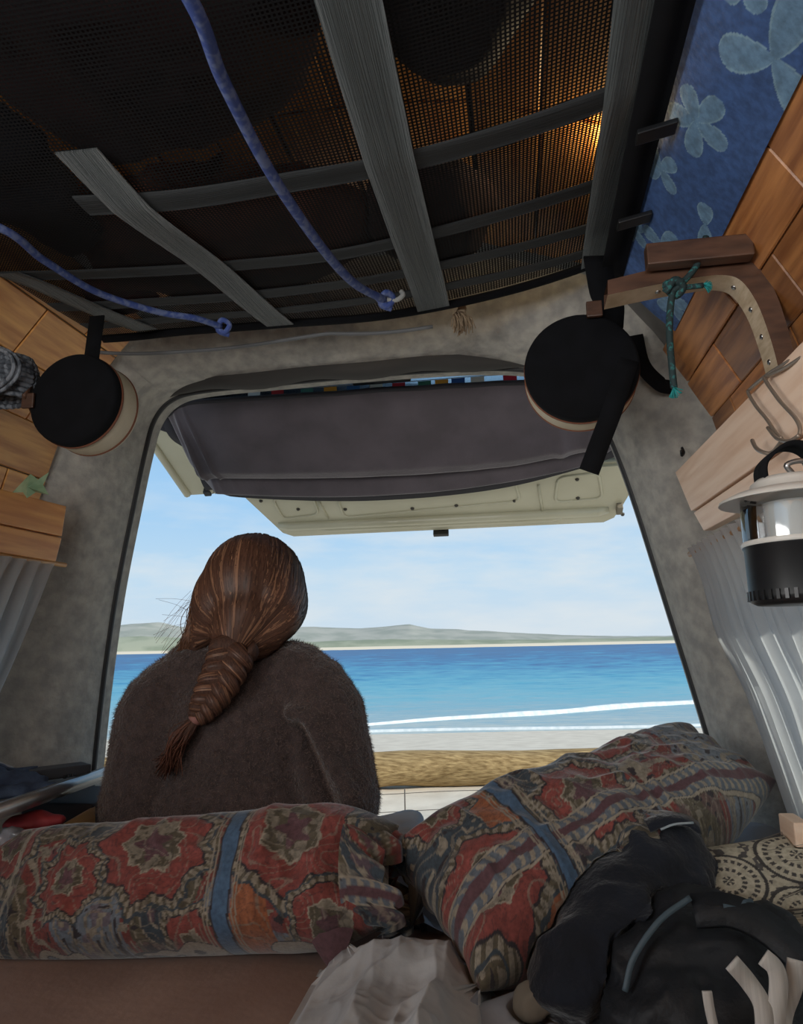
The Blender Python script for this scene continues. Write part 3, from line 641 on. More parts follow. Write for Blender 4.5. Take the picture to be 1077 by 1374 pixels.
# frayed rope end
q = PY(618, 420, 1.36); fr = thing('frayed_rope', q, 'frayed tuft of pale rope hanging below the net edge', 'rope')
ropem = mat('pale_rope', (170, 150, 126), .95, (130, 110, 88), 40)
v, f = tube([q+A([0, 0, .03]), q+A([.003, 0, .01]), q], [.008, .009, .011], 8); mesh('rope', v, f, ropem, fr)
V = []; Fc = []
for k in range(130):
    a = random.uniform(0, 6.28); r = random.uniform(.002, .024); hgt = random.uniform(.02, .042); p0 = q+A([random.uniform(-.008, .008), random.uniform(-.008, .008), 0])
    p1 = p0+A([r*.8*math.cos(a), r*.8*math.sin(a), -hgt*.4]); p2 = p0+A([r*math.cos(a+.4), r*math.sin(a+.4), -hgt])
    tv, tf = tube([p0, p1, p2], .0011, 3); o = len(V); V += tv; Fc += [tuple(i+o for i in z) for z in tf]
tag(mesh('frayed_fibres', V, Fc, ropem, fr), kind='stuff')
# bedding and bags lying on the net
def load(name, c, r, m, label, cat, seed, rot=0):
    R3 = Matrix.Rotation(rot, 3, 'Z'); c = A(c)
    prims = [('e', c, r, R3)]
    for k in range(5):
        o = A([random.uniform(-.55, .55)*r[0], random.uniform(-.5, .5)*r[1], random.uniform(-.2, .1)*r[2]]); prims.append(('e', c+o, (r[0]*.55, r[1]*.5, r[2]*.75), R3))
    return tag(blob(name, prims, m, voxel=.014, smooth=5, disp=lambda P: .022*(fold(P, 9, seed)-.6)+.01*(fold(P, 21, seed+1)-.5)), label, cat)
load('blanket', (-.14, .58, 2.13), (.22, .27, .08), mat('dark_maroon_wool', (64, 34, 34), .95, (44, 30, 34), 7), 'dark maroon blanket bundled on the net under the big bungee cord', 'blanket', 1)
load('duffel_bag', (-.455, .74, 2.095), (.10, .30, .038), mat('dark_navy_canvas', (34, 38, 50), .9, (28, 28, 34), 9), 'dark navy soft bag lying on the net by the left wall', 'bag', 2)
load('quilt', (-.22, 1.09, 2.13), (.27, .18, .065), mat('rust_brown_quilt', (112, 66, 48), .95, (64, 44, 38), 9), 'rust brown quilt bundled on the net above the header', 'quilt', 3)
load('sleeping_bag', (.22, .56, 2.13), (.11, .24, .075), mat('near_black_shell', (38, 34, 38), .8, (26, 26, 30), 9), 'near black sleeping bag bundled on the net beside wide grey straps', 'sleeping bag', 4)
load('clothes_bundle', (.15, 1.08, 2.125), (.11, .14, .05), mat('dark_brown_cloth', (66, 46, 42), .95, (44, 34, 34), 9), 'dark brown clothes bundle on the net behind the broad middle strap', 'clothes', 6)
load('red_bundle', (-.50, 1.21, 2.11), (.07, .07, .022), mat('brick_red_cloth', (120, 46, 44), .95, (84, 36, 36), 9), 'brick red cloth bundle on the net near the round case', 'cloth', 5)

# ================================================================== RIGHT SIDE FITTINGS
# floral print fabric panel between ceiling and wall planks
a0, a1 = A([.590, 1.978]), A([.485, 2.117]); nu_, nv_ = 200, 520
U_, T_ = np.meshgrid(np.linspace(0, 1, nu_), np.linspace(.2, 1.30, nv_))
nn = nrm([-(a1-a0)[1], (a1-a0)[0]]); nn = nn if nn[0] < 0 else -nn
w_ = .018 + .006*np.sin(U_*math.pi) + .003*(vn2(U_*2, T_*6, 1.5, 4)-.5)
X = a0[0]+(a1-a0)[0]*U_+nn[0]*w_; Z = a0[1]+(a1-a0)[1]*U_+nn[1]*w_
wdt = np.linalg.norm(a1-a0); P2 = U_*wdt; col = np.ones(U_.shape+(3,))*lin((56, 84, 132)); col *= (.8+.4*vn2(P2, T_, 22, 7))[..., None]
def petal(px_, py_, ang, ln, wd, tone):
    global col
    dx_, dy_ = P2-px_, T_-py_; a = dx_*math.cos(ang)+dy_*math.sin(ang); b_ = -dx_*math.sin(ang)+dy_*math.cos(ang)
    t = a/ln; hw = wd*np.sqrt(np.clip(t*(1-t)*4, 0, 1))*(.55+.6*t); inside = (t > 0) & (t < 1) & (abs(b_) < hw)
    k = np.clip(abs(b_)/(hw+1e-6), 0, 1)[..., None]; c = lin((98, 130, 158))*(1-.2*k)+lin((130, 158, 172))*.2*k*k
    rim = (k > .86) & inside[..., None]
    col = np.where(inside[..., None], c*tone, col); col = np.where(rim, lin((120, 150, 168))*tone, col)
def flower(px_, py_, sz, rot, n=5):
    for k in range(n): petal(px_, py_, rot+k*2*math.pi/n, sz*random.uniform(.8, 1.15), sz*.34, random.uniform(.9, 1.05))
flower(.096, .83, .052, .5); flower(.128, .955, .042, 1.0, 4); flower(.035, .69, .075, 2.6, 3); flower(.10, .63, .05, 0)
flower(.03, .985, .045, 1.9, 2); flower(.085, 1.10, .05, 2.2, 3); flower(.15, 1.13, .04, .3); flower(.05, .50, .06, 0); flower(.15, .48, .06, 1.); flower(.03, 1.22, .05, 0); flower(.12, .33, .06, .4)
v, f = gridA(X, T_, Z)
tag(mesh('floral_panel', v, f, mat('floral_print', (0, 0, 0), .85, attr='col', nscale=90, bump=.1, bscale=200), cols=col.reshape(-1, 3)), 'blue fabric panel printed with pale flowers beside the ceiling', 'fabric panel')
# arched bulkhead frame
BY = .975
O_ = catmull([PY(u, vv, BY) for u, vv in ((815, 376), (880, 360), (930, 350), (975, 345), (1010, 353), (1035, 382), (1052, 425), (1066, 480), (1070, 520))], 44)
Q_ = catmull([PY(u, vv, BY) for u, vv in ((815, 396), (880, 382), (930, 373), (968, 369), (993, 376), (1014, 404), (1030, 444), (1043, 490), (1047, 525))], 44)
bf = thing('arched_brace', (.64, BY, 1.70), 'dark wooden arched brace with pale screwed edge over the plank wall', 'brace')
def band(y0, y1, a, b_): return gridA(*[A([[(p[0], y0, p[2]) for p in a], [(p[0], y1, p[2]) for p in b_]])[..., k] for k in range(3)])
mesh('face', *join(band(BY, BY, O_, Q_), band(BY, BY+.045, O_, O_), band(BY+.045, BY+.045, O_, Q_)), darkwood, bf, smooth=False)
mesh('screwed_edge', *band(BY, BY+.045, Q_, Q_), edgewood, bf, smooth=False)
for k in (6, 14, 21, 27, 32, 36):
    q = Q_[k]; tn = nrm(Q_[k+1]-Q_[k-1]); nr = A([tn[2], 0, -tn[0]]); nr = nr if nr[2] < 0 or nr[0] < 0 else -nr
    v, f = lathe([(0, .0012), (.003, .0012), (.0042, 0), (.0042, -.003)], q+A([0, .024, 0])+nr*.0005, nr, 10); mesh('screw', v, f, metal, bf)
# short batten across the brace
p0, p1 = PY(866, 346, .955), PY(1008, 332, .955)
ax = (p1-p0)/2; tag(bevbox('batten', obox8((p0+p1)/2, ax, (0, .011, 0), (0, 0, .016)), darkwood, bev=.002), 'short dark brown batten lying above the arched brace', 'batten')
# tied cord with teal whipped ends
tc_ = thing('tied_cord', PY(905, 385, BY-.01), 'black cord with teal frayed ends knotted around the arched brace', 'cord')
cordm = mat('black_green_cord', (24, 44, 46), .8, (34, 92, 92), 160, (1, 1, 1), 2, .55, .62); teal = mat('teal_fibre', (40, 150, 150), .8)
v, f = tube(catmull([PY(947, 318, BY-.015), PY(935, 355, BY-.018), PY(915, 380, BY-.016), PY(903, 390, BY-.014)], 20), .0045, 8); mesh('upper_run', v, f, cordm, tc_)
v, f = tube(catmull([PY(903, 384, BY-.014), PY(899, 415, BY-.012), PY(898, 450, BY-.012), PY(901, 490, BY-.012), PY(904, 520, BY-.012)], 24), .0048, 8); mesh('hanging_tail', v, f, cordm, tc_)
q = PY(904, 386, BY-.016); v, f = tube(catmull([q+A([-.012, 0, -.006]), q+A([0, -.006, .008]), q+A([.012, 0, 0]), q+A([.002, .006, -.009]), q+A([-.010, 0, .006]), q+A([.012, -.004, .006])], 36), .0055, 8); mesh('knot', v, f, cordm, tc_)
v, f = tube(catmull([PY(905, 386, BY-.014), PY(925, 385, BY-.014), PY(943, 383, BY-.014)], 10), .004, 8); mesh('short_tail', v, f, cordm, tc_)
for (u, vv), dr in (((904, 522), (0, 0, -1)), ((944, 383), (1, 0, -.3))):
    q = PY(u, vv, BY-.012); V = []; Fc = []
    for k in range(26):
        dd = nrm(A(dr)+.55*RNG.normal(size=3)); tv, tf = tube([q-A(dr)*.004, q+dd*.005, q+dd*.011+A([0, 0, -.002])], .0008, 3); o = len(V); V += tv; Fc += [tuple(i+o for i in z) for z in tf]
    tag(mesh('frayed_end', V, Fc, teal, tc_), 'teal frayed cord end', kind='stuff')
# pelmet boards
def board(name, x0, x1, pts, m, parent=None):   # pts: (y,z) quad, extruded x0..x1
    return bevbox(name, [(x0, y, z) for y, z in pts]+[(x1, y, z) for y, z in pts], m, parent, bev=.0025)
pel = thing('pelmet', (.57, .8, 1.56), 'pale pinkish pine pelmet boards above the right curtain', 'pelmet')
board('upper_board', .56, .578, [(.2, 1.69), (1.333, 1.706), (1.245, 1.617), (.2, 1.600)], palewood, pel)
board('lower_board', .563, .58, [(.2, 1.597), (1.243, 1.614), (1.19, 1.574), (.2, 1.555)], palewood, pel)
board('bottom_shelf', .578, .70, [(.2, 1.60), (1.24, 1.615), (1.24, 1.627), (.2, 1.612)], palewood, pel)
q = PX(917, 607, .60); v, f = tube(catmull([q+A([0, .01, .012]), q, q+A([-.006, -.008, -.008]), q+A([-.008, -.016, 0])], 14), .003, 6); tag(mesh('cup_hook', v, f, blackpl), 'small black cup hook on the end of the plank wall', 'hook')

# sheer curtains
sheer = mat('white_sheer_cotton', (206, 208, 210), .9, (192, 195, 199), 30, bump=.1, bscale=160, transluc=.7)
def curtain(name, x_top, x_bot, y0, y1, z0, z1, yb0, yb1, sg, label, seed, nf):
    nu_, nv_ = 220, 50; U_, T_ = np.meshgrid(np.linspace(0, 1, nu_), np.linspace(0, 1, nv_))
    Y = (y0+(y1-y0)*U_)*(1-T_)+(yb0+(yb1-yb0)*U_)*T_; Z = z1+(z0-z1)*T_ + .006*np.sin(U_*nf*6.28)*np.clip(T_*5, 0, 1)
    ph = U_*nf*2*math.pi + 1.5*np.sin(U_*11+seed) + T_*.8*np.sin(U_*5)
    amp = np.interp(T_, [0, .06, .3, 1], [.006, .009, .017, .022])*(.5+vn2(U_, T_*.6, 7, seed))
    X = x_top+(x_bot-x_top)*(T_**.8) - sg*.02 + sg*amp*np.sin(ph) + sg*.004*np.sin(ph*2.3+1)*np.clip(T_*4, 0, 1)
    v, f = gridA(X, Y, Z); return mesh(name, v, f, sheer, None)
cr = thing('window_curtain', (.58, .8, 1.1), 'white sheer curtain gathered on a thin rod under the pale pelmet', 'curtain')
o = curtain('fabric', .575, .715, .32, 1.275, 1.06, 1.556, .32, 1.27, 1, '', 3, 26); o.parent = cr; o.location = -wloc(cr)
v, f = tube([(.565, .3, 1.545), (.565, 1.30, 1.550)], .005, 8); mesh('rod', v, f, pine, cr)
v, f = tube([(.70, .3, 1.10), (.695, 1.05, 1.10), (.705, 1.30, 1.10)], .007, 8); mesh('lower_rail', v, f, blackpl, cr)
cl = thing('window_curtain', (-.76, .9, 1.1), 'white sheer curtain hanging below the orange pine shelf', 'curtain')
o = curtain('fabric', -.70, -.815, .4, 1.325, 1.10, 1.582, .4, 1.22, -1, '', 5, 24); o.parent = cl; o.location = -wloc(cl)
v, f = tube([(-.695, .4, 1.575), (-.695, 1.385, 1.588)], .005, 8); mesh('rod', v, f, pine, cl)
# wall pocket at bottom right: pale timber corner
tag(bevbox('timber_block', cube8((.618, 1.10, 1.122), (.640, 1.16, 1.154)), palewood, bev=.003), 'small pale timber block under the right curtain rail', 'timber')

# lantern hanging from a bent wire hook over the pelmet
LC = PX(1071, 740, .485); lx, ly = LC[0], LC[1]; dep = float(np.dot(LC-CAM, FWD)); k = dep/F; R_ = 66*k
def lz(vv): return float(PX(1071, vv, .485)[2])
hk = thing('wire_hook', (.56, ly+.1, 1.69), 'bent steel wire double hook clipped over the pelmet board', 'hook')
wire = mat('steel_wire', (140, 128, 116), .35, metal=.5)
def hkp(q): return [PX(u, vv, x) for u, vv, x in q]
v, f = tube(catmull(hkp([(1062, 482, .562), (1030, 502, .556), (1006, 522, .552), (1004, 528, .548), (1014, 545, .547), (1028, 562, .547), (1040, 580, .547), (1048, 588, .545)]), 40), .0021, 8); mesh('wire', v, f, wire, hk)
v, f = tube(catmull(hkp([(1077, 478, .562), (1052, 494, .556), (1028, 505, .552), (1027, 511, .548), (1046, 538, .547), (1066, 560, .547), (1073, 574, .547), (1072, 584, .545)]), 40), .0021, 8); mesh('wire', v, f, wire, hk)
v, f = tube(catmull(hkp([(1030, 574, .546), (1042, 588, .542), (1058, 592, .54), (1072, 584, .544)]), 20), .0021, 8); mesh('wire', v, f, wire, hk)
v, f = tube(catmull(hkp([(1009, 591, .540), (1014, 601, .536), (1024, 607, .536), (1036, 607, .542), (1050, 590, .546)]), 24), .0024, 8); mesh('hook_tip', v, f, wire, hk)
lan = thing('camping_lantern', (lx, ly, lz(810)), 'clear camping lantern with black base hanging from the wire hook', 'lantern')
clear = clear_mat('clear_plastic', (.9, .93, .95), .25); milky = mat('milky_plastic', (206, 204, 198), .35, alpha=.82)
prof = [(0, lz(812)), (R_*.86, lz(812)), (R_*.97, lz(808)), (R_, lz(800)), (R_*1.0, lz(735)), (R_*1.03, lz(733)), (R_*1.03, lz(727)), (R_*.96, lz(725)), (0, lz(725))]
v, f = lathe(prof, (lx, ly, 0), n=48); mesh('base', v, f, blackpl, lan)
for kk in range(40):   # knurled foot ring
    a = kk/40*2*math.pi; c, s_ = math.cos(a), math.sin(a); q = A([lx+c*R_*1.0, ly+s_*R_*1.0, (lz(793)+lz(806))/2])
    bevbox('grip_rib', obox8(q, A([c, s_, 0])*.0014, A([-s_, c, 0])*.0013, A([0, 0, (lz(793)-lz(806))/2])), blackpl, lan, bev=0)
v, f = lathe([(R_*1.01, lz(731)), (R_*1.0, lz(690)), (R_*.98, lz(665)), (R_*.95, lz(655))], (lx, ly, 0), n=48); mesh('globe', v, f, clear, lan)
v, f = lathe([(R_*1.02, lz(732)), (R_*1.045, lz(730)), (R_*1.045, lz(726)), (R_*1.02, lz(724))], (lx, ly, 0), n=48); mesh('globe_rim', v, f, milky, lan)
pr = []
for i in range(15): z = lz(725)+(lz(672)-lz(725))*i/14; pr += [(R_*.52, z), (R_*.56, z+.0012)]
v, f = lathe(pr+[(0, lz(670))], (lx, ly, 0), n=36); mesh('ribbed_reflector', v, f, mat('pale_reflector', (196, 192, 186), .4), lan)
v, f = lathe([(R_*1.40, lz(668)), (R_*1.38, lz(664)), (R_*1.1, lz(655)), (R_*.78, lz(650)), (R_*.75, lz(641)), (R_*.62, lz(634)), (R_*.3, lz(631)), (0, lz(630))], (lx, ly, 0), n=48)
mesh('brim', *join((v, f), lathe([(R_*1.40, lz(668)), (R_*1.3, lz(668)), (R_*.9, lz(660))], (lx, ly, 0), n=48)), milky, lan)
mid = PX(1071, 600, .5)
v, f = ribbon(catmull([A([lx-R_*.55, ly, lz(640)]), A([lx-R_*.50, ly, lz(612)]), A([lx-R_*.1, ly+.0, lz(586)]), A([lx+R_*.25, ly, lz(586)]), A([lx+R_*.5, ly, lz(606)]), A([lx+R_*.55, ly, lz(640)])], 30), .026, .003, (0, 1, 0)); 
hv, hf = sweep(catmull([A([lx-R_*.55, ly, lz(640)]), A([lx-R_*.50, ly, lz(612)]), A([lx-R_*.1, ly, lz(588)]), A([lx+R_*.25, ly, lz(588)]), A([lx+R_*.5, ly, lz(606)]), A([lx+R_*.55, ly, lz(640)])], 30), [(-.0015, -.013), (.0015, -.013), (.0015, .013), (-.0015, .013)], (0, 1, 0)); mesh('carry_strap', hv, hf, black, lan)
v, f = tube(catmull([A([lx-.004, ly-.018, lz(634)]), A([lx-.008, ly-.02, lz(622)]), A([lx+.004, ly-.02, lz(618)]), A([lx+.008, ly-.018, lz(634)])], 16), .0022, 8); mesh('wire_loop', v, f, metal, lan)

# ================================================================== ROUND CASES
def case(cpx, rpx, Y, ln, label, k):
    c = PY(*cpx, Y); r = rpx*float(np.dot(c-CAM, FWD))/F; ax = nrm([.02*k, 1, -.02])
    t = thing('round_case', c+A([0, 0, -r]), label, 'case')
    cream = mat('cream_canvas', (204, 194, 172), .8, (188, 176, 150), 9, bump=.1, bscale=90); pip = mat('russet_piping', (120, 72, 50), .7)
    v, f = lathe([(0, 0), (r*.5, -.001), (r*.93, 0), (r*.985, .004), (r, .010), (r, .018), (r*.985, .019), (0, .019)], c, ax, 64); mesh('lid', v, f, black, t)
    v, f = lathe([(0, .022), (r*.985, .022), (r*1.0, .026), (r*1.0, ln-.006), (r*.99, ln), (0, ln)], c, ax, 64); mesh('body', v, f, cream, t)
    for hh in (.021, ln-.008):
        v, f = lathe([(r*.985, hh-.002), (r*1.012, hh-.001), (r*1.012, hh+.003), (r*.985, hh+.004)], c, ax, 64); mesh('piping', v, f, pip, t)
    return t, c, r
lcase, c, r = case((96, 534), 65, 1.10, .078, 'round black lidded case with cream sides hung by the pine shelf', 1)
v, f = ribbon(catmull([c+A([-r*.99, -.004, .02]), c+A([-r*1.03, .02, 0]), c+A([-r*1.02, .05, -.03])], 12), .03, .003, (1, 0, 0)); mesh('side_tab', v, f, darkwood, lcase)
bevbox('leather_tab', obox8(c+A([-r*.96, -.003, .0]), (.012, 0, 0), (0, .003, 0), (0, 0, .014)), darkwood, lcase, bev=.002)
v, f = ribbon([c+A([.0, .05, r]), c+A([0, .06, r+.10])], .03, .003, (0, 1, 0)); mesh('hanging_strap', v, f, black, lcase)
rcase, c, r = case((780, 490), 76, 1.16, .07, 'round black lidded case with dangling black strap under the net', 2)
v, f = ribbon(catmull([c+A([r*.55, .02, r*.80]), c+A([r*.62, .035, r*1.3]), c+A([r*.55, .05, r*1.62]), c+A([r*.5, .06, 2.09-c[2]])], 16), .05, .004, (-.2, 1, 0)); mesh('hanging_strap', v, f, black, rcase)
q0 = PY(822, 548, 1.13); q1 = PY(790, 633, 1.13)
v, f = ribbon(catmull([c+A([r*.8, -.006, 0]), q0, PY(808, 585, 1.135), q1], 20), .032, .003, (0, 1, 0)); mesh('dangling_strap', v, f, black, rcase)
bevbox('leather_tab', obox8(PY(797, 415, 1.15), (.013, 0, 0), (0, .004, 0), (0, 0, .014)), darkwood, rcase, bev=.002)
# black retaining strap beside the right pillar
v, f = ribbon(catmull([PY(852, 450, 1.40), PY(862, 490, 1.40), PY(885, 515, 1.40), PY(900, 520, 1.42)], 16), .03, .003, (0, 1, 0)); tag(mesh('loop_strap', v, f, black), 'black strap loop on the right pillar behind the round case', 'strap')

# ================================================================== LEFT SIDE FITTINGS
sh = thing('wall_shelf', (-.70, 1.1, 1.59), 'orange pine shelf box on the left wall above the curtain', 'shelf')
orange = mat('orange_pine', (222, 156, 84), .4, (196, 126, 62), 5, (14, 1.2, 14), 5, bump=.05)
board('front_board', -.70, -.684, [(.4, 1.685), (1.36, 1.712), (1.352, 1.645), (.4, 1.628)], orange, sh)
board('front_board', -.70, -.684, [(.4, 1.625), (1.352, 1.642), (1.338, 1.59), (.4, 1.58)], orange, sh)
board('bottom_board', -.80, -.701, [(.4, 1.596), (1.33, 1.604), (1.33, 1.614), (.4, 1.606)], orange, sh)
# leaf star ornament
stq = PY(42, 655, 1.20); stm = mat('sea_green_glaze', (150, 172, 140), .35, (112, 140, 110), 30)
V = [tuple(stq+A([0, -.012, 0])), tuple(stq+A([0, .012, 0]))]; tips = [(-.042, -.006), (-.012, .018), (-.003, .028), (.012, .016), (.036, .030), (.022, .006), (.040, -.016), (.008, -.008), (-.006, -.020), (-.014, -.008)]
n_ = len(tips)
for x, z in tips: V.append(tuple(stq+A([x, 0.004*math.sin(x*90), z])))
Fc = []
for i in range(n_): Fc += [(0, 2+i, 2+(i+1) % n_), (1, 2+(i+1) % n_, 2+i)]
tag(mesh('star_ornament', V, Fc, stm, smooth=False), 'pale green glazed star ornament on the pine shelf', 'ornament')
v, f = lathe([(0, .0), (.018, .0), (.022, .02), (.022, .05), (.016, .062), (0, .064)], (-.742, 1.145, 1.625), n=20); tag(mesh('red_tin', v, f, mat('red_enamel', (150, 40, 48), .4)), 'small red tin standing on the pine shelf', 'tin')
# ribbed grey basket end
bc = PY(-22, 500, 1.07); rb = 52*float(np.dot(bc-CAM, FWD))/F
bs = thing('woven_basket', bc+A([0, 0, -rb*.6]), 'grey woven basket with ribbed rim hung beside the round case', 'basket')
wov = mat('grey_weave', (120, 126, 134), .85, (70, 76, 84), 40, (3, 1, 1), 2, .45, .55, bump=.5, bscale=60)
for i in range(9):
    z = bc[2]-rb*.52+i*rb*.13; rr_ = math.sqrt(max(.02, 1-((z-bc[2]+.0)/rb)**2*1.2))*rb
    th = np.linspace(0, 2*math.pi, 60); P = [A([bc[0]+rr_*math.cos(a), bc[1]+.04+rr_*.7*math.sin(a), z+.0012*math.sin(a*30+i*3.14)]) for a in th]
    v, f = tube(P, .0052, 7); mesh('woven_coil', v, f, wov, bs)
th = np.linspace(.3, 2.9, 40)
for o_ in (0, .008): v, f = tube([A([bc[0]+(rb+o_*.6)*math.cos(a-1.57), bc[1]-.012+o_, bc[2]+(rb*.62+o_*.4)*math.sin(a-1.57)]) for a in th], .004, 6); mesh('rim', v, f, wov, bs)

# ================================================================== BED AND SOFT THINGS
BZ = .965
def flatblob(name, lo, hi, r, m, disp, voxel=.012):
    """soft slab: rounded box through remesh"""
    prims = []
    for x in np.linspace(lo[0]+r, hi[0]-r, 6): prims.append(('c', (x, lo[1]+r, hi[2]-r), (x, hi[1]-r, hi[2]-r), r, r))
    return prims
linen = mat('dusty_pink_sheet', (158, 132, 120), .95, (140, 114, 103), 6, bump=.12, bscale=60)
U_, T_ = np.meshgrid(np.linspace(0, 1, 150), np.linspace(0, 1, 120))
def bedz(X, Y):
    e_ = np.clip(np.minimum.reduce([X+.80, .74-X, 1.235-Y, Y-.2])/.05, 0, 1); return BZ-.05*(1-np.sqrt(np.clip(1-(1-e_)**2, 0, 1)))+.010*(vn2(X, Y, 5, 2)-.5)+.006*(vn2(X, Y*.5, 16, 3)-.5)*e_
X = -.80+1.54*U_; Y = .2+1.035*T_; v, f = gridA(X, Y, bedz(X, Y)); v = list(map(tuple, v)); f = list(map(tuple, f)); nn_ = len(v)
bord = [i for i in range(150)] + [j*150+149 for j in range(1, 120)] + [119*150+i for i in range(148, -1, -1)] + [j*150 for j in range(118, 0, -1)]
for i in bord: v.append((v[i][0], v[i][1], .756))
for i in range(len(bord)): j = (i+1) % len(bord); f.append((bord[i], bord[j], nn_+j, nn_+i))
tag(mesh('mattress', v, f, linen), 'mattress in a dusty pink sheet in front of the seated person', 'mattress')
bevbox_o = bevbox('bed_platform', cube8((-.85, .15, .70), (.76, 1.56, .755)), mat('ply_platform', (176, 150, 112), .6, (150, 124, 88), 4, (10, 1, 10)), bev=.004); tag(bevbox_o, 'plywood bed platform under the mattress', 'bed platform')

RED, TEAL, OLI, CRM, BLU, ORG, MAU, DRK, SLT = [lin(c) for c in ((128, 64, 58), (56, 66, 74), (88, 80, 64), (150, 140, 124), (72, 98, 126), (146, 88, 58), (102, 70, 76), (46, 40, 44), (104, 112, 122))]
def paisley(s, t, seed, stripes, medals, borders=(), panels=()):
    ws = s+.012*(vn2(s, t, 14, seed)-.5)+.006*(vn2(s, t, 40, seed+1)-.5); wt = t+.012*(vn2(s, t, 14, seed+2)-.5)+.006*(vn2(s, t, 40, seed+3)-.5)
    n1 = vn2(ws, wt, 11, seed+4); n2 = vn2(ws, wt, 60, seed+5); n3 = vn2(ws, wt, 120, seed+6)
    c = np.where((n1 < .40)[..., None], TEAL, np.where((n1 < .56)[..., None], OLI, np.where((n1 < .68)[..., None], RED*.8, SLT)))
    ed = abs((n1*9) % 1-.5) < .07; c = np.where((ed & (n1 > .25))[..., None], CRM*.8, c)
    c = np.where((n2 > .66)[..., None], c*.5+MAU*.5, c); c = np.where((n3 > .74)[..., None], CRM*.75, c); c = np.where((n3 < .22)[..., None], DRK, c)
    for s0, s1, pc in panels: c = np.where(((ws > s0) & (ws < s1))[..., None], pc*(.8+.4*n2)[..., None], c)
    for (ms, mt, r, pet) in medals:
        dx_, dy_ = ws-ms, wt-mt; rr = np.sqrt(dx_**2+dy_**2)/r; th = np.arctan2(dy_, dx_); d = rr*(1+.10*np.cos(pet*th)+.03*np.cos(3*pet*th+1))
        c = np.where((d < 1.14)[..., None], TEAL, c)
        c = np.where((d < 1.08)[..., None], np.where((np.cos(th*pet*6) > -.2)[..., None], CRM*.85, OLI), c)
        c = np.where((d < .93)[..., None], DRK, c); c = np.where((d < .88)[..., None], RED*(.85+.3*n2)[..., None], c)
        k = np.where(n3 > .5, 1, 0); c = np.where((d < .46)[..., None], np.where((k > 0)[..., None], OLI*.9, CRM*.7), c); c = np.where((abs(d-.46) < .02)[..., None], CRM, c)
        c = np.where((rr*(1+.3*np.cos(5*th)) < .22)[..., None], MAU*.8, c)
    n4 = vn2(ws, wt, 30, seed+8); n5 = vn2(ws, wt, 75, seed+9); ln4 = abs((n4*7) % 1-.5) < .07; ln5 = abs((n5*5) % 1-.5) < .07
    c = np.where(ln4[..., None], c*.45+CRM*.42, c); c = np.where(ln5[..., None], c*.6+DRK*.4, c); c = c*(.82+.36*vn2(ws, wt, 230, seed+10))[..., None]
    for t0, wdt_ in borders:   # lengthwise ornamental bands
        d = (wt-t0)/wdt_; ins = abs(d) < 1; bc_ = np.where((abs(d) < .28)[..., None], MAU*.75, np.where((abs(d) < .8)[..., None], SLT*.8, DRK))
        bc_ = np.where(((np.sin(s*420+np.sin(t*300)) > .2) & (abs(d) > .3) & (abs(d) < .75))[..., None], CRM*.9, bc_); bc_ = np.where((abs(abs(d)-.9) < .08)[..., None], CRM, bc_)
        c = np.where(ins[..., None], bc_, c)
    for s0, w_s, cc in stripes:
        d = abs(s+.15*t*0-s0); c = np.where((d < w_s*1.25)[..., None], DRK, c); c = np.where((d < w_s)[..., None], cc*(.85+.3*n2)[..., None], c)
        for k in (1.7, 2.2): c = np.where((abs(d-w_s*k) < .0012)[..., None], CRM*.9, c)
    return c
pilm = mat('paisley_cotton', (0, 0, 0), .85, attr='col', nscale=160, lo=.3, hi=.7, bump=.12, bscale=300, sheen=.35)
def pillow(name, c, e1, e3, Ln, Wd, Th, pat, label, seed, taper=0, sag=0, wt=0, rc=0, nu_=420, nv_=220):
    e1 = nrm(e1); e3 = nrm(A(e3)-e1*np.dot(e3, e1)); e2 = np.cross(e3, e1); c = A(c)
    g = lambda n: np.sin(np.linspace(-math.pi/2, math.pi/2, n))
    U_, V_ = np.meshgrid(g(nu_), g(nv_)); V = []; Fc = []; Cc = []
    x = Ln/2*U_*(1-.05*(1-V_**2)); y = Wd/2*(V_ - wt*np.clip(U_, 0, 1)**1.4*(V_-1))*(1-.07*(1-U_**2))*(1-rc*np.clip((U_-.6)/.4, 0, 1)**2)
    hh = Th/2*np.power(np.clip((1-U_**4)*(1-V_**4), 0, 1), .5)*(1+taper*U_)
    corner = np.clip(np.abs(U_)*np.abs(V_), 0, 1)
    for side in (1, -1):
        q = np.stack([x, y, np.full_like(x, seed+side*.3)], -1)
        m_ = np.clip(hh/(Th/2), 0, 1)
        wr = (.022*(fold(q*A([1, .55, 1]), 13, seed)-.55)+.010*(fold(q, 34, seed+1)-.5)+.022*(vn3(q, 5, seed+2)-.5))*m_
        endf = .010*np.sin(y*120+3*vn2(x, y, 12, seed))*np.clip((np.abs(U_)-.72)/.25, 0, 1)*m_**.5
        z = side*(hh+wr+endf) - sag*(U_**2)*.5
        P = c + x[..., None]*e1 + y[..., None]*e2 + z[..., None]*e3
        v, f = gridA(P[..., 0], P[..., 1], P[..., 2]); f = f if side > 0 else f[:, ::-1]
        V.append(v); Fc.append(f+(0 if side > 0 else len(v)))
        arc = y + np.sign(y)*side*0 ; Cc.append(pat(x, y if side > 0 else y*1.0+.0).reshape(-1, 3))
    o = mesh(name, np.vstack(V), np.vstack(Fc), pilm, None, cols=np.vstack(Cc))
    # weld the seam
    bm = bmesh.new(); bm.from_mesh(o.data); bmesh.ops.remove_doubles(bm, verts=bm.verts, dist=.0002); bm.to_mesh(o.data); bm.free()
    return tag(o, label, 'pillow', 'paisley pillows on the bed'), (c, e1, e2, e3)
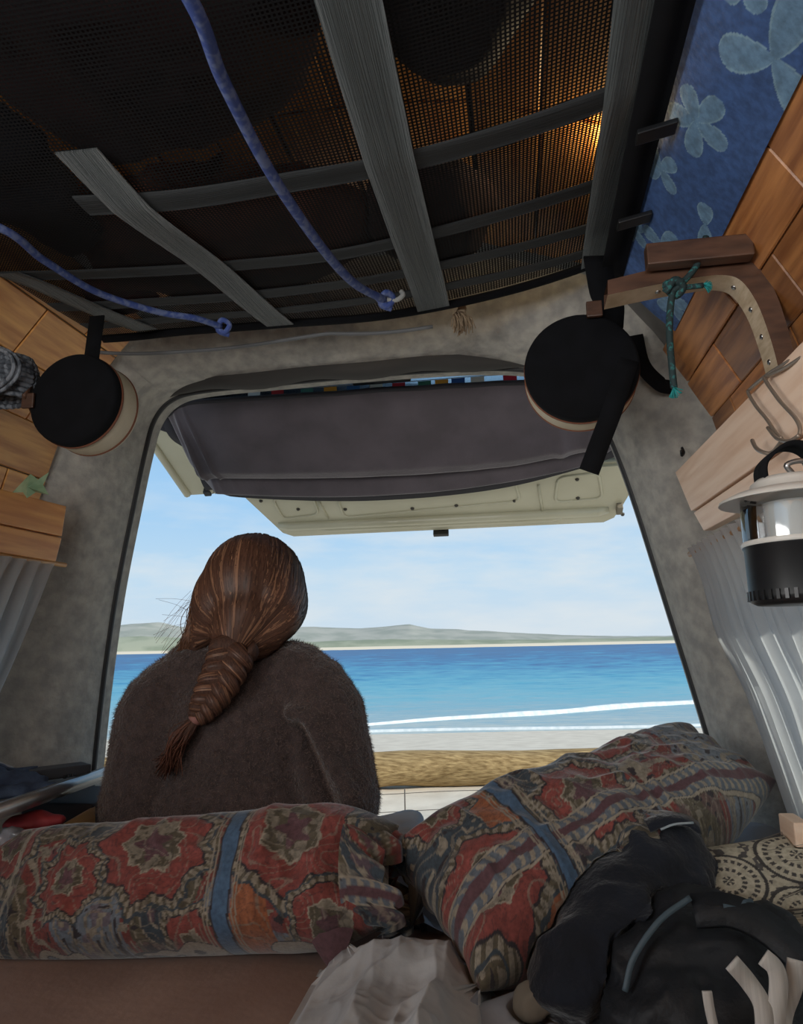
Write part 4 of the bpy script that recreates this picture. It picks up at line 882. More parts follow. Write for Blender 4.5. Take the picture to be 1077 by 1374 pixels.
pl, fr_ = pillow('pillow', PY(232, 1186, 1.085), PY(470, 1172, 1.075)-PY(0, 1204, 1.095), (-.045, -.80, .55), .70, .20, .155,
    lambda s, t: paisley(s, t, 21, [(.120, .011, BLU), (-.235, .002, CRM)], [(.215, .035, .085, 6), (.0, .03, .082, 9), (-.125, -.01, .05, 8), (-.26, .06, .055, 7), (.07, -.11, .05, 7), (.27, -.08, .05, 6)], [(-.115, .02)], [(.135, .19, ORG)]),
    'paisley pillow lying level behind the seated person with bunched open end', 4, taper=.2, rc=.4)
c, e1, e2, e3 = fr_
# open pillowcase end, bunched
U_, T_ = np.meshgrid(np.linspace(0, 2*math.pi, 160), np.linspace(0, 1, 40))
ry_ = .080*(1-.38*T_)*(1+.10*np.sin(U_*5+1)*T_+.06*np.sin(U_*11+T_*3)*T_); rz_ = .080*(1-.22*T_)*(1+.16*np.sin(U_*4+2)*T_+.07*np.sin(U_*9)*T_)
xx = .285+.085*T_+.018*np.sin(U_*3+1)*T_+.010*np.sin(U_*13)*T_-.05*np.clip(T_-.75, 0, 1)*2
P = c+xx[..., None]*e1+(ry_*np.cos(U_))[..., None]*e2+(rz_*np.sin(U_))[..., None]*e3 + (A([0, 0, -.038])*(T_**1.6)[..., None])
col = paisley(xx*1.0+.05*np.cos(U_), U_*.09, 33, [], [(.34, .10, .03, 6), (.345, .30, .035, 6), (.33, .48, .03, 5)], [(.2, .02), (.42, .018)])
v, f = gridA(P[..., 0], P[..., 1], P[..., 2]); fl = mesh('pillowcase_flap', v, f, pilm, None, cols=col.reshape(-1, 3)); fl.parent = pl
tipv, tipf = grid(lambda a, b_: PY((412+62*a)*(1-b_**1.3)+447*b_**1.3, 1248+60*b_+4*math.sin(a*6), 1.005-.012*math.sin(a*3.14)*(1-b_)), 14, 14)
Vt = A(tipv); st_ = np.linspace(0, .06, 14); S2, T2 = np.meshgrid(st_, st_); fl = mesh('pillowcase_corner', tipv, tipf, pilm, None, cols=(paisley(S2, T2, 40, [], [])*.0+MAU*.8).reshape(-1, 3)); fl.parent = pl

p0 = PY(585, 1220, 1.03); p1 = PY(995, 1030, 1.34); e1r = p1-p0
pr_, fr2 = pillow('pillow', (p0+p1)/2+A([0, 0, .0]), e1r, (-.35, -.62, .70), float(np.linalg.norm(e1r))+.03, .265, .165,
    lambda s, t: paisley(s, t, 57, [(-.155, .010, BLU)], [(-.245, -.06, .07, 6), (-.06, -.02, .075, 8), (.07, .09, .055, 7), (-.24, .10, .05, 7)], [(-.055, .022), (.125, .014)], [(-.205, -.168, ORG)]) if True else None,
    'paisley pillow propped on the white duvet with its far corner pointing up', 8, taper=-.22, wt=.30)

duv = mat('white_duvet', (158, 162, 170), .9, (140, 145, 154), 7, bump=.12, bscale=40)
tag(blob('duvet', [('e', (.60, 1.36, .95), (.16, .20, .115)), ('e', (.50, 1.22, .97), (.17, .16, .075)), ('e', (.36, 1.08, .95), (.20, .12, .065)), ('e', (.27, .95, .955), (.17, .07, .035)), ('e', (.66, 1.42, 1.0), (.07, .10, .075)), ('e', (.22, 1.28, .93), (.20, .13, .085))], duv, voxel=.01, smooth=6,
    disp=lambda P: .010*(fold(P, 11, 3)-.5)+.004*(fold(P, 30, 4)-.5)), 'rumpled white duvet beneath the propped paisley pillow', 'duvet')
U_, T_ = np.meshgrid(np.linspace(0, 1, 140), np.linspace(0, 1, 110))
X = -.03+.235*U_; Y = .78+.25*T_; rr_ = np.hypot(X-.13, Y-1.03); an_ = np.arctan2(Y-1.03, X-.13); U_ = np.clip(U_, 0, 1)
env = np.clip(np.minimum.reduce([U_/.45, (1-U_)/.22, (1-T_)/.15]), 0, 1)**.9
Z = BZ-.012+.022*np.clip(env*4, 0, 1)+env*(.030+.022*np.exp(-((T_-.8)/.18)**2)+.020*(1-abs(np.sin(an_*7+2.5*vn2(X, Y, 9, 2))))**1.2*np.clip((rr_-.05)/.10, 0, 1)+.012*(vn2(X, Y, 18, 5)-.5)+.016*(fold(np.stack([X*1.6, Y*.6, 0*X], -1), 26, 6)-.5)*.65+.003*(fold(np.stack([X, Y, 0*X], -1), 60, 7)-.5))
v, f = gridA(X, Y, Z); tag(mesh('bed_sheet', v, f, white), 'crumpled white sheet corner below the bunched pillow end', 'sheet')
# the light blue cloth beside the person is folded bedding
bl_ = mat('pale_blue_cotton', (178, 194, 210), .9, (156, 174, 192), 9, bump=.12)
tag(blob('folded_cloth', [('c', PY(495, 1122, 1.29), PY(552, 1106, 1.32), .028, .024), ('c', PY(505, 1140, 1.265), PY(555, 1128, 1.29), .03, .028), ('e', PY(520, 1190, 1.26), (.06, .02, .05)), ('c', PY(505, 1110, 1.31), PY(535, 1105, 1.33), .016, .014)], bl_, voxel=.006, smooth=4,
    disp=lambda P: .006*(fold(P, 40, 8)-.5)), 'pale blue folded cloth between the two paisley pillows', 'cloth')

# navy jacket thrown on the duvet
navy = mat('dark_navy_fleece', (20, 26, 38), .95, (13, 17, 26), 14, bump=.3, bscale=120, sheen=.25)
jk = blob('jacket', [('e', PY(890, 1140, 1.10), (.050, .045, .040)), ('c', PY(880, 1150, 1.09), PY(830, 1250, 1.01), .060, .075), ('c', PY(830, 1250, 1.0), PY(770, 1315, .94), .070, .050), ('c', PY(930, 1165, 1.08), PY(900, 1210, 1.04), .028, .05), ('c', PY(750, 1290, .98), PY(735, 1310, .95), .03, .02)], navy, voxel=.006, smooth=5,
    disp=lambda P: .013*(fold(P, 15, 11)-.55)+.006*(fold(P, 40, 12)-.5))
tag(jk, 'dark navy fleece jacket heaped against the propped pillow', 'jacket')
v, f = ribbon(catmull([PY(868, 1108, 1.045), PY(890, 1100, 1.045), PY(918, 1100, 1.05), PY(938, 1112, 1.055)], 16), .022, .004, (0, -.5, 1)); o = mesh('collar', v, f, navy); o.parent = jk
v, f = tube(catmull([PY(886, 1113, 1.035), PY(905, 1106, 1.035), PY(930, 1104, 1.04)], 12), .0016, 6); o = mesh('collar_piping', v, f, mat('grey_piping', (150, 160, 166), .6)); o.parent = jk
# black bag
bagm = mat('charcoal_blue_nylon', (24, 29, 36), .65, (14, 17, 22), 9, bump=.3, bscale=60)
bg_ = thing('backpack', PY(960, 1330, .92), 'charcoal nylon backpack slumped on the bed beside the mosaic cushion', 'backpack')
blob('body', [('e', PY(940, 1292, .95), (.080, .075, .060)), ('e', PY(900, 1330, .92), (.07, .06, .06)), ('c', PY(920, 1240, .96), PY(1040, 1280, .95), .033, .042), ('c', PY(1000, 1262, .95), PY(1085, 1315, .93), .03, .03), ('e', PY(960, 1380, .88), (.11, .06, .06))], bagm, bg_, voxel=.006, smooth=5,
    disp=lambda P: .022*(fold(P, 17, 14)-.55)+.008*(fold(P, 45, 15)-.5))
v, f = ribbon(catmull([PY(838, 1330, .86), PY(850, 1285, .865), PY(885, 1235, .88), PY(925, 1205, .905)], 24), .006, .004, (0, -1, .3)); mesh('piped_seam', v, f, mat('blue_grey_piping', (72, 88, 98), .6), bg_)
v, f = ribbon(catmull([PY(970, 1222, .90), PY(995, 1226, .90), PY(1005, 1215, .905), PY(1000, 1250, .90)], 20), .014, .003, (0, -1, .3)); mesh('haul_loop', v, f, mat('blue_grey_piping', (72, 88, 98), .6), bg_)
v, f = ribbon(catmull([PY(930, 1222, .905), PY(980, 1222, .90), PY(1030, 1246, .89), PY(1080, 1290, .87)], 24), .036, .006, (0, -.7, .7)); mesh('lid_flap', v, f, bagm, bg_)
# white webbing loops of a bag lying in front
ws_ = mat('off_white_webbing', (200, 196, 190), .85, (182, 178, 172), 12, (30, 1, 1))
wl = thing('webbing_straps', PY(1020, 1374, .83), 'off white webbing straps looped over the backpack', 'straps')
for q in ([(982, 1292), (1004, 1318), (1022, 1348), (1026, 1390)], [(1024, 1284), (1040, 1300), (1044, 1328), (1036, 1390)], [(1068, 1288), (1064, 1322), (1052, 1355), (1046, 1390)], [(948, 1330), (952, 1355), (960, 1390)]):
    v, f = ribbon(catmull([PY(u, vv, .80+.012*(u > 1050)-.01*(u < 1000)) for u, vv in q], 20), .0165 if q[0][0] != 948 else .009, .003, (0, -1, .25)); mesh('strap', v, f, ws_, wl)
# mosaic cushion
cc_ = PY(1055, 1215, 1.08); U_, V_ = np.meshgrid(np.linspace(-1, 1, 220), np.linspace(-1, 1, 220))
e1 = nrm([1, .15, .12]); e3 = nrm([-.1, -.45, .85]); e3 = nrm(e3-e1*np.dot(e1, e3)); e2 = np.cross(e3, e1)
x = .155*U_; y = .095*V_; hh = .05*np.power(np.clip((1-U_**4)*(1-V_**4), 0, 1), .5)
def mosaic(x, y):
    cols_ = np.ones(x.shape+(3,))*lin((176, 166, 146)); dk = lin((66, 62, 60)); b_ = np.full(x.shape, 9.)
    n = vn2(x, y, 150, 3); cols_ = np.where((n > .60)[..., None], dk*1.6, cols_)
    for mx_, my_, r in ((-.075, .005, .045), (.03, .03, .05), (.10, -.04, .045), (-.01, -.06, .04), (-.14, .05, .04), (.13, .07, .04)):
        rr = np.hypot(x-mx_, y-my_)/r; th = np.arctan2(y-my_, x-mx_); k = np.floor(rr*6); ins = rr < 1
        cell = (np.cos(th*(6+5*k)) > -.25) & (((rr*6) % 1) > .18); cc = np.where((cell & (k % 2 == 0))[..., None], dk*1.2, lin((182, 172, 152)))
        cols_ = np.where(ins[..., None], cc, cols_); cols_ = np.where((abs(rr-1) < .05)[..., None], dk, cols_)
    return cols_
parts = []; cl_ = []
for sd_ in (1, -1):
    P = cc_+x[..., None]*e1+y[..., None]*e2+(sd_*hh)[..., None]*e3; v, f = gridA(P[..., 0], P[..., 1], P[..., 2]); parts.append((v, f if sd_ > 0 else f[:, ::-1])); cl_.append(mosaic(x, y).reshape(-1, 3))
v, f = join(*parts); tag(mesh('cushion', v, f, mat('mosaic_print', (0, 0, 0), .9, attr='col', nscale=120, bump=.15, bscale=200), cols=np.vstack(cl_)), 'beige cushion printed with dark mosaic circles by the right wall', 'cushion')
# small pale packet at the foot of the jacket
tag(blob('paper_packet', [('e', PY(722, 1338, .93), (.028, .02, .016)), ('e', PY(712, 1350, .925), (.02, .02, .014))], mat('kraft_paper', (116, 108, 96), .9), voxel=.004, smooth=3, disp=lambda P: .004*(fold(P, 60, 2)-.5)), 'small buff paper packet at the foot of the navy jacket', 'packet')

# ================================================================== LEFT SHELF TRAY AND CLUTTER
tr = thing('tray_table', (-.68, 1.2, 1.13), 'aluminium edged tray table by the left pillar', 'table')
ra, rb_ = PY(147, 1036, 1.40), PY(-15, 1093, 1.06)
v, f = sweep([rb_, ra], [(-.006, -.012), (.006, -.012), (.009, 0), (.006, .012), (-.006, .012)], (0, 0, 1)); mesh('edge_rail', v, f, alu, tr)
bevbox('top', [rb_+A([-.12, 0, -.014]), rb_+A([-.006, 0, -.014]), ra+A([-.006, 0, -.014]), ra+A([-.15, 0, -.014]), rb_+A([-.12, 0, -.004]), rb_+A([-.006, 0, -.004]), ra+A([-.006, 0, -.004]), ra+A([-.15, 0, -.004])], mat('grey_laminate', (120, 120, 120), .5), tr, bev=.002)
denim = mat('blue_denim', (74, 92, 118), .9, (48, 60, 82), 26, bump=.2, bscale=150)
def onr(u, vv, Y): return PY(u, vv, Y)
tag(blob('denim_jeans', [('c', onr(-20, 1052, 1.22), onr(50, 1050, 1.24), .030, .016), ('c', onr(-10, 1070, 1.18), onr(70, 1058, 1.24), .018, .012), ('c', onr(0, 1040, 1.26), onr(40, 1042, 1.28), .02, .012)], denim, voxel=.004, smooth=3, disp=lambda P: .008*(fold(P, 36, 4)-.5)), 'crumpled blue denim jeans lying on the tray table', 'jeans')
tag(blob('white_rag', [('c', onr(-20, 1028, 1.27), onr(18, 1034, 1.29), .014, .006)], white, voxel=.004, smooth=2, disp=lambda P: .005*(fold(P, 50, 4)-.5)), 'white rag on top of the denim jeans', 'rag')
cs = thing('slim_case', onr(75, 1056, 1.30), 'slim dark case with slotted end on the tray table', 'case')
ce = onr(72, 1036, 1.30); bevbox('body', obox8(ce, A([.036, .05, 0]), A([-.02, .015, 0]), (0, 0, .010)), mat('dark_grey_case', (58, 60, 66), .5), cs, bev=.003)
for k in (-1, 0, 1): bevbox('slot', obox8(onr(92+k*5, 1041-k*1.5, 1.285), A([.0025, 0, 0]), A([0, .002, 0]), (0, 0, .003)), blackpl, cs, bev=.0006)
tag(bevbox('storage_box', obox8((-.64, 1.42, 1.085), (.075, 0, 0), (0, .09, 0), (0, 0, .03)), mat('dark_brown_box', (46, 38, 40), .7), bev=.004), 'dark brown storage box under the tray table', 'box')
tag(blob('red_pouch', [('e', onr(55, 1100, 1.18), (.045, .02, .014)), ('e', onr(28, 1108, 1.17), (.03, .02, .016))], mat('red_nylon', (158, 48, 54), .7, (128, 38, 44), 20), voxel=.005, smooth=3, disp=lambda P: .006*(fold(P, 40, 6)-.5)), 'red nylon pouch tucked under the tray table', 'pouch')
tag(blob('plastic_wrapper', [('e', onr(18, 1122, 1.12), (.022, .012, .016)), ('e', onr(2, 1128, 1.12), (.02, .012, .014))], mat('crinkled_plastic', (150, 150, 156), .25, (90, 92, 98), 40), voxel=.004, smooth=1, disp=lambda P: .008*(fold(P, 60, 9)-.5)), 'crinkled plastic wrapper beside the red pouch', 'wrapper')
q = [onr(128, 1082, 1.34), onr(128, 1140, 1.30), onr(45, 1140, 1.14), onr(45, 1130, 1.14)]
b4 = [tuple(p) for p in q]; tag(bevbox('ply_panel', b4+[tuple(A(p)+A([-.006, .004, 0])) for p in q], mat('pale_ply', (206, 176, 124), .6, (188, 156, 104), 4, (10, 1, 10)), bev=.001), 'pale plywood panel edge between the seated person and the red pouch', 'panel')

# ================================================================== PERSON
PYY = 1.36
def H_(u, vv, Y=PYY): return PY(u, vv, Y)
skin = mat('skin', (206, 158, 132), .55, (196, 144, 118), 12)
hip = A([-.275, 1.42, .875]); headc = H_(335, 800, 1.385); neck = H_(328, 868, 1.385); chest = H_(322, 985, 1.40)
shl, shr = H_(212, 935, 1.37), H_(432, 935, 1.37); ell, elr = H_(178, 1085, 1.37), H_(470, 1080, 1.37)
wrl, wrr = A([-.40, 1.62, .98]), A([-.16, 1.62, .985])
knl, knr = A([-.42, 1.80, .93]), A([-.14, 1.80, .93]); anl, anr = A([-.42, 1.86, .50]), A([-.13, 1.87, .50])
prims = [('e', hip, (.165, .125, .10)), ('c', hip+A([0, 0, .03]), chest, .125, .125), ('e', chest, (.15, .095, .15)), ('c', shl, shr, .055, .055), ('c', neck+A([0, 0, -.05]), headc+A([0, 0, -.06]), .052, .05),
         ('e', headc+A([0, .005, .005]), (.072, .088, .105)), ('e', headc+A([0, .045, -.06]), (.05, .04, .05)), ('c', headc+A([0, .088, .0]), headc+A([0, .102, -.024]), .008, .014)]
for s_ in (-1, 1):
    prims.append(('e', headc+A([s_*.074, .0, -.012]), (.010, .018, .030)))                                # ears
    prims.append(('e', headc+A([s_*.030, .082, .008]), (.014, .010, .010))); prims.append(('e', headc+A([s_*.012, .088, -.058]), (.016, .010, .007)))
for sh0, el0, wr0, kn0, an0, s_ in ((shl, ell, wrl, knl, anl, -1), (shr, elr, wrr, knr, anr, 1)):
    prims += [('c', sh0, el0, .050, .040), ('c', el0, wr0, .039, .027), ('c', hip+A([s_*.085, 0, -.02]), kn0, .085, .056), ('c', kn0, an0, .054, .036), ('c', an0, an0+A([s_*.02, .14, -.04]), .038, .026)]
    palm = wr0+A([-s_*.02, .05, -.012]); prims += [('c', wr0, palm, .027, .030)]
    for k, (ln_, ox) in enumerate(((.062, -.024), (.072, -.008), (.068, .008), (.054, .023))):
        b0 = palm+A([ox, .015, 0]); b1 = b0+A([ox*.2, ln_*.55, .004]); b2 = b1+A([0, ln_*.35, -.022]); prims += [('c', b0, b1, .0095, .009), ('c', b1, b2, .009, .0078)]
    t0 = palm+A([-s_*.022, -.015, 0]); t1 = t0+A([-s_*.026, .022, .0]); prims += [('c', t0, t1, .012, .010), ('c', t1, t1+A([-s_*.006, .028, -.008]), .010, .0085)]
person = tag(blob('person', prims, skin, voxel=.0055, smooth=2), 'person with braided hair in a fuzzy brown jumper sitting at the open tailgate', 'person')
def child(o, p=None): o.parent = p or person; return o
eyem = mat('eye_white', (230, 226, 220), .3)
for s_ in (-1, 1): child(tag(mesh('eye', *lathe([(0, .011), (.005, .0100), (.009, .006), (.011, 0), (0, -.011)], headc+A([s_*.031, .081, .006]), (0, 1, 0), 14), eyem), 'eye'))
# jeans
jp = [('e', hip, (.185, .145, .115))]
for kn0, an0, s_ in ((knl, anl, -1), (knr, anr, 1)): jp += [('c', hip+A([s_*.085, 0, -.02]), kn0, .098, .068), ('c', kn0, an0+A([0, 0, .06]), .066, .05)]
child(blob('jeans', jp, denim, voxel=.009, smooth=4, disp=lambda P: .006*(fold(P, 16, 3)-.5)))
# jumper
wool = mat('brown_wool', (80, 66, 64), .95, (62, 51, 50), 60, detail=6, bump=.6, bscale=140, sheen=.5)
cw = H_(322, 1000, 1.40)
jp = [('e', cw+A([0, 0, .01]), (.190, .135, .185)), ('e', H_(318, 1095, 1.40), (.205, .145, .16)), ('e', hip+A([0, 0, .05]), (.215, .155, .11)),
      ('c', H_(262, 912, 1.385), H_(395, 912, 1.385), .078, .078), ('c', H_(232, 935, 1.38), H_(225, 960, 1.38), .080, .090), ('c', H_(418, 932, 1.38), H_(425, 962, 1.38), .080, .085),
      ('c', H_(222, 955, 1.375), H_(196, 1085, 1.36), .092, .088), ('c', H_(428, 955, 1.375), H_(455, 1070, 1.36), .086, .076), ('c', H_(455, 1070, 1.36), wrr, .078, .040), ('c', H_(196, 1085, 1.36), wrl, .085, .042),
      ('c', H_(320, 900, 1.385), H_(330, 862, 1.39), .080, .060)]
def jdisp(P):
    d = .006*(fold(P, 9, 6)-.5)+.003*(vn3(P, 45, 7)-.5)
    # crease between back and right sleeve
    a, b_ = H_(393, 985, 1.27), H_(446, 1095, 1.27); ab = (b_-a)[[0, 2]]; ap = P[:, [0, 2]]-a[[0, 2]]; t = np.clip(ap@ab/(ab@ab), 0, 1); dist = np.linalg.norm(ap-t[:, None]*ab, axis=1)
    s_ = (ap[:, 0]*ab[1]-ap[:, 1]*ab[0])/np.linalg.norm(ab)
    back = P[:, 1] < 1.36
    return d - back*.036*np.exp(-(dist/.017)**2) + back*.020*np.exp(-((dist-.030)/.018)**2)*(s_ < 0)
jump = child(blob('jumper', jp, wool, voxel=.006, smooth=7, disp=jdisp))
# wool fuzz
me = jump.data; me.calc_loop_triangles(); tri = np.empty(len(me.loop_triangles)*3, int); me.loop_triangles.foreach_get('vertices', tri); tri = tri.reshape(-1, 3); co = coords(jump)
a, b_, c = co[tri[:, 0]], co[tri[:, 1]], co[tri[:, 2]]; nr = np.cross(b_-a, c-a); ar = np.linalg.norm(nr, axis=1); nr = nr/(ar[:, None]+1e-12)
vis = (a[:, 2] > .98) & (a[:, 1] < 1.52); pr = ar*vis; pr /= pr.sum(); NF = 70000
idx = RNG.choice(len(tri), NF, p=pr); w1, w2 = RNG.random(NF), RNG.random(NF); fl_ = w1+w2 > 1; w1[fl_] = 1-w1[fl_]; w2[fl_] = 1-w2[fl_]
p = a[idx]+(b_-a)[idx]*w1[:, None]+(c-a)[idx]*w2[:, None]; d = nr[idx]*.7+RNG.normal(size=(NF, 3))*.6; d[:, 2] -= .25; d /= np.linalg.norm(d, axis=1)[:, None]
ln_ = RNG.uniform(.004, .010, NF)[:, None]; sd_ = np.cross(d, RNG.normal(size=(NF, 3))); sd_ /= np.linalg.norm(sd_, axis=1)[:, None]
V = np.stack([p-sd_*.0004, p+sd_*.0004, p+d*ln_], 1).reshape(-1, 3); Fc = np.arange(NF*3).reshape(-1, 3)
fz = mesh('wool_fuzz', V, Fc, mat('wool_fibre', (118, 100, 92), .9, sheen=.3), None, smooth=False); fz.parent = jump; fz['kind'] = 'stuff'

# hair
hairm = mat('auburn_hair', (90, 62, 50), .6, (66, 46, 38), 14, (30, 30, 3), 4, bump=.35, bscale=24, bstretch=(40, 40, 3), spec=.3)
strm = mat('hair_strands', (0, 0, 0), .48, attr='col', nscale=10, spec=.4)
hc = H_(334, 792, 1.385)
hp_ = [('e', H_(341, 790, 1.385)+A([0, 0, .004]), (.101, .112, .108)), ('e', H_(372, 806, 1.375), (.056, .085, .078)), ('e', H_(305, 810, 1.375), (.064, .085, .085)), ('c', H_(285, 820, 1.35), H_(262, 868, 1.34), .036, .012), ('c', H_(380, 830, 1.345), H_(345, 866, 1.315), .036, .030), ('c', H_(330, 830, 1.32), H_(312, 880, 1.285), .062, .036)]
hair = child(blob('hair', hp_, hairm, voxel=.005, smooth=7, disp=lambda P: .003*(vn3(P*A([1, 1, .2]), 60, 3)-.5)))
bvh = BVHTree.FromPolygons([Vector(v_.co) for v_ in hair.data.vertices], [tuple(q.vertices) for q in hair.data.polygons])
gat = H_(314, 872, 1.27)
V = []; Fc = []; Cc = []
def strand(dirs, lift, w, tone, cen):
    pts = []; nrms = []
    for d in dirs:
        o_ = Vector(cen+nrm(d)*.35); hit = bvh.ray_cast(o_, Vector(-nrm(d)))
        if hit[0] is None: return
        pts.append(A(hit[0])+A(hit[1])*lift); nrms.append(A(hit[1]))
    if len(pts) < 4: return
    pts = A(pts); T = np.gradient(pts, axis=0); o = len(V); n_ = len(pts)
    for i in range(n_):
        sdv = nrm(np.cross(T[i], nrms[i])); ww = w*(1 if 0 < i < n_-1 else .4)
        V.append(pts[i]-sdv*ww); V.append(pts[i]+sdv*ww+nrms[i]*w*.3); Cc.append(tone); Cc.append(tone)
    for i in range(n_-1): Fc.append((o+2*i, o+2*i+1, o+2*i+3, o+2*i+2))
cen = headc+A([0, 0, .0])
gd = nrm(gat-cen)
for k in range(4600):
    sdx = random.choice((-1, 1)); 
    st = nrm([sdx*abs(random.gauss(0, .75)), random.uniform(-.55, .9), random.uniform(.15, 1.0)])
    th = math.acos(max(-1, min(1, float(np.dot(st, gd))))); 
    side = nrm([sdx*(.35+.9*abs(st[0])), -.25, -.15])
    dirs = []; bul = random.uniform(.25, .95)
    t1 = random.uniform(.75, 1)
    for t in np.linspace(0, t1, 13):
        q = (math.sin((1-t)*th)*st+math.sin(t*th)*gd)/math.sin(th); q = nrm(q+side*math.sin(math.pi*t)*bul*abs(st[0])+A([0, 0, -.10])*math.sin(math.pi*t)); dirs.append(q)
    g = random.random(); tone = lin((94, 64, 50))*(.6+.7*random.random()) if g < .84 else lin((146, 106, 80))*(.7+.5*random.random())
    strand(dirs, .0006+.003*random.random()**2, random.uniform(.0007, .0018), tone, cen)
o = mesh('hair_strands', V, Fc, strm, None, cols=A(Cc)); o.parent = hair; o['kind'] = 'stuff'
# loose flyaways at the left and top
V = []; Fc = []
for k in range(330):
    rr_ = .0008
    if k < 300: t = random.random(); p0 = H_(300-16*t+random.gauss(0, 3), 752+60*t, 1.385); pm = H_(266+random.gauss(0, 6), 820+random.gauss(0, 8), 1.352); p3 = H_(random.gauss(252, 9), random.uniform(862, 898), 1.335)
    elif k < 316: a = random.uniform(.2, 2.9); p0 = H_(340+66*math.cos(a), 788-70*math.sin(a), 1.385); p3 = p0+A([math.copysign(.03, -math.cos(a))+random.uniform(-.01, .01), 0, random.uniform(-.004, .01)]); pm = (p0+p3)/2+A([0, 0, .006]); rr_ = .0003
    else: p0 = H_(random.uniform(256, 266), random.uniform(790, 840), 1.36); p3 = H_(random.uniform(205, 240), random.uniform(800, 880), 1.35); pm = (p0+p3)/2+A([0, 0, random.uniform(-.004, .014)]); rr_ = .0003
    tv, tf = tube(catmull([p0, pm, p3], 12), rr_, 3); o_ = len(V); V += tv; Fc += [tuple(i+o_ for i in z) for z in tf]
o = mesh('loose_hair', V, Fc, mat('light_hair', (128, 88, 62), .5, (92, 60, 42), 120), None); o.parent = hair; o['kind'] = 'stuff'
# braid: three plaited locks, tie, tail
bp_ = catmull([H_(316, 866, 1.275), H_(307, 888, 1.262), H_(296, 912, 1.252), H_(283, 935, 1.246), H_(272, 952, 1.244), H_(263, 964, 1.244)], 90)
Pb, frb = frames(bp_, (0, -1, 0)); nB = len(Pb)
wid = np.interp(np.linspace(0, 1, nB), [0, .15, .5, .9, 1], [.030, .028, .024, .015, .011])
for lk in range(3):
    P = []; rr = []
    for i in range(nB):
        ph = i/nB*2*math.pi*2.6+lk*2*math.pi/3; P.append(Pb[i]+frb[i][0]*wid[i]*1.05*math.sin(ph)+A([0, -1, .1])*wid[i]*.42*math.sin(2*ph)); rr.append(wid[i]*(.66+.12*math.cos(ph*2)))
    v, f = tube(P, rr, 14); v = A(v)
    ln2 = mesh('braid_lock', v, f, hairm, None); ln2.parent = hair
    # strand ribbons lying along the lock
    V = []; Fc = []; Cc = []; Pl, frl = frames(P)
    for k in range(70):
        a0_ = random.uniform(0, 6.28); i0 = random.randrange(0, nB-25); i1 = min(nB-1, i0+random.randrange(18, 50)); tone = lin((94, 64, 50))*(.55+.8*random.random()) if random.random() < .8 else lin((146, 106, 80))*(.7+.4*random.random()); o_ = len(V)
        for i in range(i0, i1+1):
            a_ = a0_+.035*(i-i0); rad = rr[i]*1.015; q = Pl[i]+(frl[i][0]*math.cos(a_)+frl[i][1]*math.sin(a_))*rad; tg_ = (-frl[i][0]*math.sin(a_)+frl[i][1]*math.cos(a_))*.0011
            V += [q-tg_, q+tg_]; Cc += [tone, tone]
        for i in range(i1-i0): Fc.append((o_+2*i, o_+2*i+1, o_+2*i+3, o_+2*i+2))
    o = mesh('lock_strands', V, Fc, strm, None, cols=A(Cc)); o.parent = hair; o['kind'] = 'stuff'
tiec = bp_[-1]; tdir = nrm(bp_[-1]-bp_[-6])
v, f = lathe([(.0095, -.006), (.0125, -.005), (.013, 0), (.0125, .005), (.0095, .006)], tiec, tdir, 20); o = mesh('hair_tie', v, f, mat('dusty_rose_tie', (150, 104, 96), .7)); o.parent = hair
V = []; Fc = []; Cc = []
tl0, tl1, tl2 = tiec, H_(243, 993, 1.247), H_(222, 1030, 1.258)
v, f = tube(catmull([tl0, tl1, tl2], 24), list(np.interp(np.linspace(0, 1, 24), [0, .3, .7, 1], [.010, .0135, .010, .003])), 12); o = mesh('braid_tail', v, f, hairm, None); o.parent = hair
for k in range(160):
    o1, o2 = RNG.normal(size=3)*.005, RNG.normal(size=3)*.007; P = catmull([tl0+o1*.7, tl1+o2-A([0, .006, 0]), tl2+RNG.normal(size=3)*A([.010, .004, .010])-A([0, .004, 0])], 10); tone = lin((98, 62, 48))*(.5+1.0*random.random()); o_ = len(V)
    tv, tf = tube(P, .0008, 3); V += tv; Fc += [tuple(i+o_ for i in z) for z in tf]; Cc += [tone]*len(tv)
o = mesh('tail_strands', V, Fc, strm, None, cols=A(Cc)); o.parent = hair; o['kind'] = 'stuff'

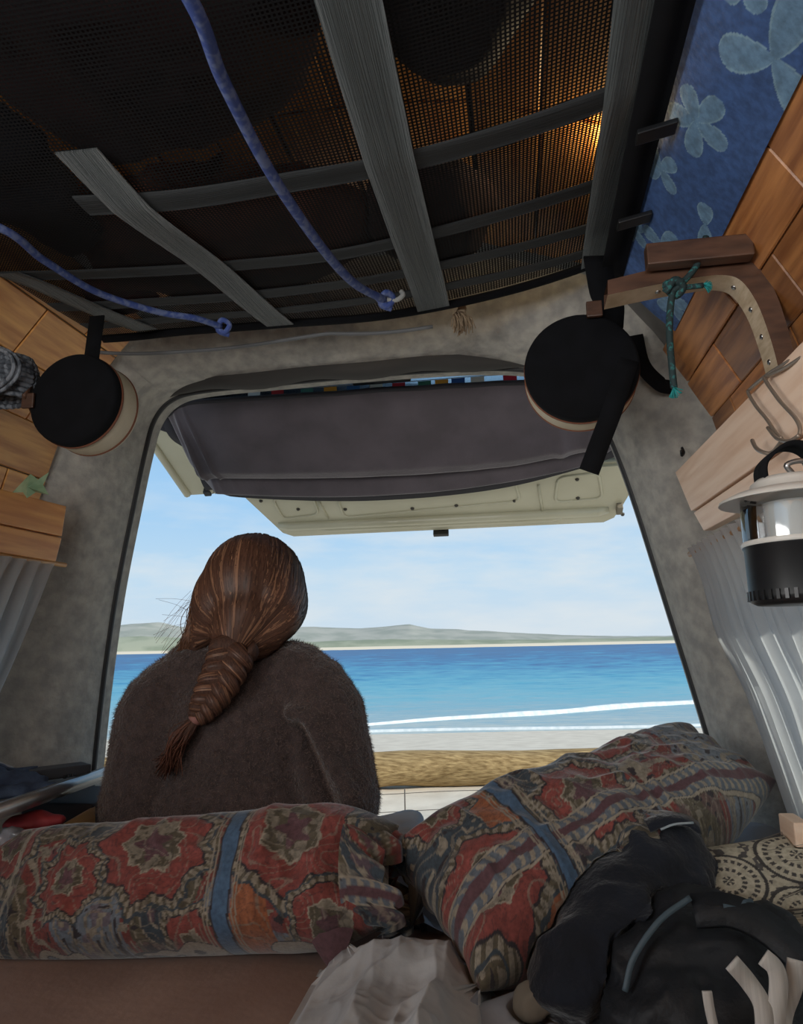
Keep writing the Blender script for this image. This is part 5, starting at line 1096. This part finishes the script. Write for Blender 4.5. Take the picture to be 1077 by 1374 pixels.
# ================================================================== SETTLE: soft things give way where they press on their neighbours
def give_way(soft, hards, gap=.003, reach=.14, flip=None):
    trees = []
    for h in hards:
        bm = bmesh.new(); bm.from_mesh(h.data); bmesh.ops.recalc_face_normals(bm, faces=bm.faces)
        trees.append((BVHTree.FromBMesh(bm), coords(h), flip)); bm.free()
    co = coords(soft)
    for tr_, hc_, fl2 in trees:
        lo, hi = hc_.min(0)-gap, hc_.max(0)+gap
        for i in np.where(((co > lo) & (co < hi)).all(1))[0]:
            loc, nr_, _, dist = tr_.find_nearest(Vector(co[i]), reach)
            if loc is None: continue
            n3 = A(nr_)
            if fl2 is not None and np.dot(n3, fl2) < 0: n3 = -n3
            if np.dot(co[i]-A(loc), n3) < gap*.98: co[i] = A(loc)+n3*gap
    soft.data.vertices.foreach_set('co', co.ravel()); soft.data.update()
D_ = bpy.data.objects
def kid(root, name): return next(c_ for c_ in D_[root].children if c_.name.split('.')[0] == name)
up_ = A([0, 0, 1.]); mt_ = D_['mattress']; p1_, p2_, dv_, jk_, cu_, bs_ = D_['pillow'], D_['pillow.001'], D_['duvet'], D_['jacket'], D_['cushion'], D_['bed_sheet']
bb_ = kid('backpack', 'body'); tt_ = kid('tray_table', 'top'); rl_ = kid('tray_table', 'edge_rail')
fl_ = [c_ for c_ in p1_.children]
cf_ = kid('window_curtain', 'fabric')
give_way(cu_, [cf_], .006, .12, A([-1., 0, 0])); give_way(cu_, [D_['timber_block']], .004)
for o_ in (p1_, p2_, jk_, bb_, bs_, D_['paper_packet'], fl_[0], fl_[1]): give_way(o_, [mt_], .003, .14, up_)
give_way(p1_, [D_['ply_panel'], D_['red_pouch']], .003); give_way(p2_, [p1_]+fl_, .003); give_way(p2_, [cu_], .004)
give_way(jk_, [cu_], .005); give_way(bb_, [cu_], .005); give_way(jk_, [bb_], .005); give_way(p2_, [jk_], .004)
give_way(D_['folded_cloth'], [fz_ for fz_ in (jump,)]+[p1_, p2_], .010)
for k in range(2):
    give_way(dv_, [mt_], .008, .16, up_); give_way(dv_, [p2_, jk_, cu_, bb_, D_['folded_cloth'], D_['paper_packet'], p1_]+fl_, .008)
give_way(bs_, [p1_, p2_]+fl_, .004); give_way(dv_, [bs_], .003, .05, up_*-1)
give_way(D_['denim_jeans'], [tt_, rl_], .003); give_way(D_['denim_jeans'], [kid('slim_case', 'body')], .003); give_way(D_['white_rag'], [D_['denim_jeans']], .002)
give_way(D_['quilt'], [D_['duffel_bag'], D_['clothes_bundle'], D_['red_bundle'], D_['blanket']], .004); give_way(D_['blanket'], [D_['duffel_bag'], D_['sleeping_bag']], .004); give_way(D_['clothes_bundle'], [D_['sleeping_bag']], .004)
